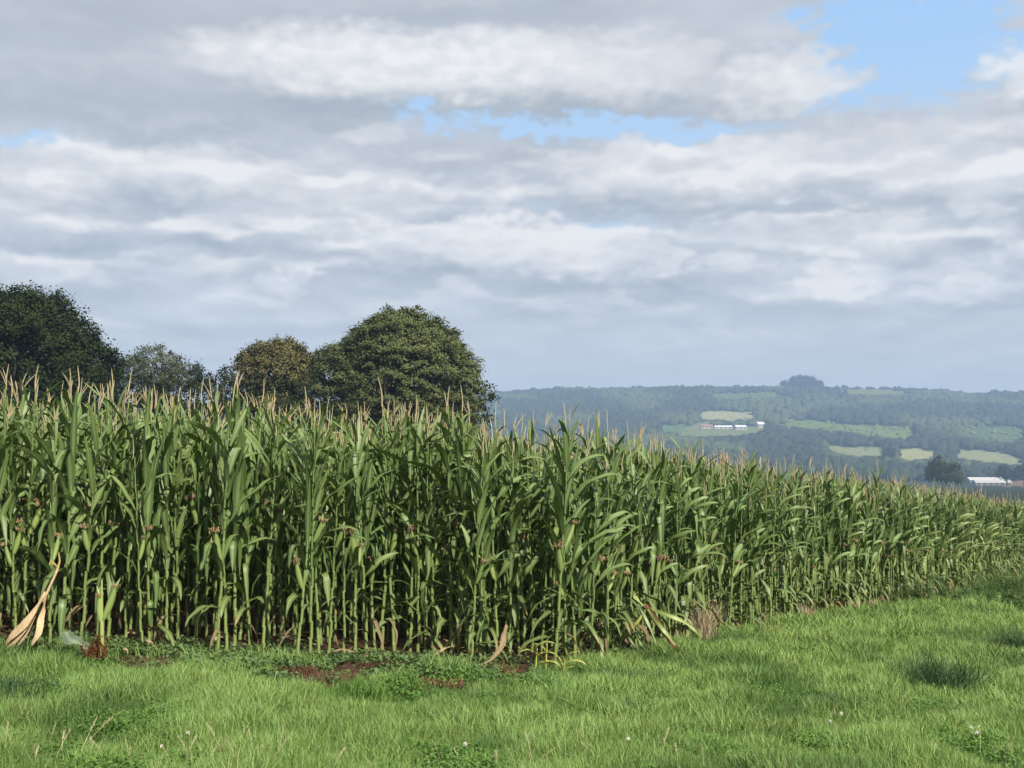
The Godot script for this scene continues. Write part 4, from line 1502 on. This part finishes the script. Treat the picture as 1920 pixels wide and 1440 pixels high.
func weed_proto(s: int, high: float, leaf: float, a: Color, b: Color) -> Node3D:
	rng.seed = s
	var o := Node3D.new()
	var g := Geo.new()
	var f := Geo.new()
	for k in 9:
		var l := Vector3(R(-0.5, 0.5), 0, R(-0.5, 0.5))
		var h := high * R(0.55, 1.0)
		var p0 := Vector3(R(-0.08, 0.08), -0.02, R(-0.08, 0.08))
		var way := []
		for q in 6:
			var t := q / 5.0
			way.append(p0 + l * h * 0.7 * t * t + Vector3(0, h * t, 0))
		tube(g, way, [0.005, 0.0045, 0.004, 0.003, 0.0025, 0.0015], [a * 1.2], 5)
		for q in 46:
			var t := R(0.12, 1.0)
			var base := p0 + l * h * 0.7 * t * t + Vector3(0, h * t, 0)
			var ang := R(0, TAU)
			var dir := Vector3(cos(ang), R(-0.1, 0.7), sin(ang)).normalized()
			var sd := dir.cross(Vector3.UP).normalized()
			var up := sd.cross(dir)
			var z := leaf * R(0.6, 1.3) * (1.1 - 0.5 * t)
			var c := a.lerp(b, rng.randf())
			var m := base + dir * z * 1.6
			var i0 := f.vert(base, up, c)
			var i1 := f.vert(m + sd * z * 0.3, up, c)
			var i2 := f.vert(base + dir * z * 3.0 - up * z * 0.5, up, c)
			var i3 := f.vert(m - sd * z * 0.3, up, c)
			f.quad(i0, i1, i2, i3)
	part("stems", g.mesh(), M.weed, o)
	part("foliage", f.mesh(), M.weed, o)
	return o


func make_weeds() -> void:
	var list := [weed_proto(71, 0.62, 0.028, Color(0.11, 0.18, 0.075), Color(0.16, 0.24, 0.1)), weed_proto(72, 0.45, 0.03, Color(0.115, 0.19, 0.075), Color(0.17, 0.25, 0.1)), weed_proto(73, 0.75, 0.024, Color(0.1, 0.17, 0.075), Color(0.15, 0.22, 0.095))]
	rng.seed = 74
	var row := [[1360, 1178, 0.6], [1400, 1172, 0.55], [1335, 1186, 0.5], [1700, 1134, 0.9], [1722, 1128, 1.1], [1745, 1130, 0.9], [1768, 1124, 1.0], [1790, 1128, 0.8], [1812, 1124, 0.85], [1835, 1122, 1.0], [1852, 1118, 1.1], [1870, 1116, 1.2], [1888, 1118, 1.1], [1905, 1112, 1.3], [1925, 1114, 1.2], [1858, 1132, 0.9], [1895, 1134, 1.0], [1918, 1138, 0.9], [1690, 1120, 1.0], [1675, 1138, 0.7]]
	var words := ["nearest the pinkish dry grass tuft", "between dry grass tufts, the taller", "lowest, hard against the pinkish dry grass"]
	for k in row.size():
		var o: Node3D = list[k % 3].duplicate()
		o.name = numbered("weed_plant")
		add_child(o, true)
		var s: float = row[k][2]
		o.transform = Transform3D(Basis(Vector3.UP, R(0, TAU)).scaled(Vector3(s * 1.2, s, s * 1.2)), on_grass(row[k][0], row[k][1]))
		if k < 3: tag(o, "small leafy green weed at the maize edge " + words[k], "weed", "weeds along the maize edge")
		else: tag(o, "feathery green weed in the thicket where the maize edge recedes", "weed", "feathery weeds of the thicket")
	for o in list: o.free()


# ------------------------------------------------------------------ everything
func _ready() -> void:
	noise_a.seed = 7
	noise_a.frequency = 0.01
	noise_a.fractal_octaves = 4
	noise_b.seed = 21
	noise_b.frequency = 0.02
	noise_b.fractal_octaves = 3
	noise_c.seed = 33
	noise_c.frequency = 0.02
	noise_c.fractal_octaves = 5

	var cam := Camera3D.new()
	cam.name = "camera"
	cam.position = Vector3(0, EYE, 0)
	cam.rotation.x = PITCH
	cam.fov = rad_to_deg(2.0 * atan(720.0 / F))
	cam.near = 0.1
	cam.far = 9000.0
	add_child(cam)
	cam.current = true

	var env := Environment.new()
	env.background_mode = Environment.BG_SKY
	env.sky = Sky.new()
	var sm := PanoramaSkyMaterial.new()
	sm.panorama = make_sky()
	env.sky.sky_material = sm
	env.background_energy_multiplier = 0.62
	env.tonemap_mode = Environment.TONE_MAPPER_LINEAR
	env.tonemap_exposure = 1.85
	env.sdfgi_enabled = true
	env.ssao_enabled = true
	env.ssil_enabled = true
	env.fog_enabled = true
	env.fog_light_color = Color(0.67, 0.8, 0.97)
	env.fog_density = 0.0003
	var we := WorldEnvironment.new()
	we.name = "environment"
	we.environment = env
	add_child(we)

	var sun := DirectionalLight3D.new()
	sun.name = "sun"
	sun.light_color = Color(1.0, 0.96, 0.89)
	sun.light_energy = 1.5
	sun.light_angular_distance = 1.2
	sun.shadow_enabled = true
	sun.rotation_degrees = Vector3(-38, 30, 0)   # from behind the viewer's right shoulder
	add_child(sun)

	make_materials()
	add_field_or_lit(Color(0.32, 0.315, 0.17), [1305, 775, 1340, 770, 1415, 774, 1416, 785, 1370, 788, 1312, 786])
	add_field_or_lit(Color(0.1, 0.17, 0.055), [1236, 798, 1287, 795, 1287, 810, 1240, 812])
	add_field_or_lit(Color(0.17, 0.2, 0.08), [1308, 790, 1330, 790, 1332, 803, 1400, 801, 1436, 796, 1440, 806, 1392, 815, 1300, 818, 1270, 815])
	add_field_or_lit(Color(0.14, 0.2, 0.045), [1455, 790, 1520, 788, 1570, 796, 1700, 801, 1722, 812, 1690, 824, 1640, 818, 1590, 808, 1480, 800])  # lighter green paints sunlight on the wooded slope
	add_field_or_lit(Color(0.22, 0.25, 0.12), [1540, 837, 1620, 838, 1664, 843, 1656, 857, 1610, 855, 1560, 848])
	add_field_or_lit(Color(0.31, 0.315, 0.14), [1675, 843, 1712, 841, 1750, 846, 1764, 857, 1700, 863, 1682, 856])
	add_field_or_lit(Color(0.25, 0.27, 0.135), [1785, 842, 1832, 844, 1890, 851, 1925, 866, 1925, 873, 1860, 867, 1795, 858])
	add_field_or_lit(Color(0.11, 0.14, 0.045), [1325, 740, 1380, 737, 1450, 736, 1490, 738, 1430, 746, 1340, 748])
	add_field_or_lit(Color(0.15, 0.17, 0.05), [1556, 732, 1640, 730, 1725, 734, 1690, 741, 1600, 739])
	add_field_or_lit(Color(0.17, 0.18, 0.07), [1796, 735, 1830, 729, 1862, 734, 1850, 738])
	add_field_or_lit(Color(0.09, 0.13, 0.045), [1790, 806, 1880, 798, 1925, 806, 1925, 822, 1880, 830, 1810, 816])  # sunlit tone of the mottled slope, put into the ground colour
	add_field_or_lit(Color(0.2, 0.13, 0.08), [1880, 903, 1930, 900, 1930, 912, 1885, 912])
	for b in [[705, 1252, 0.34], [752, 1300, 0.2], [832, 1290, 0.22], [590, 1266, 0.3], [262, 1252, 0.28], [945, 1264, 0.2], [655, 1290, 0.2]]:
		var f := footing(b[0], b[1])
		bare_soil.append([f.x, f.y, b[2]])
	make_ground()
	make_woods()
	make_trees()
	make_buildings()
	make_maize()
	make_grass()
	make_small_things()
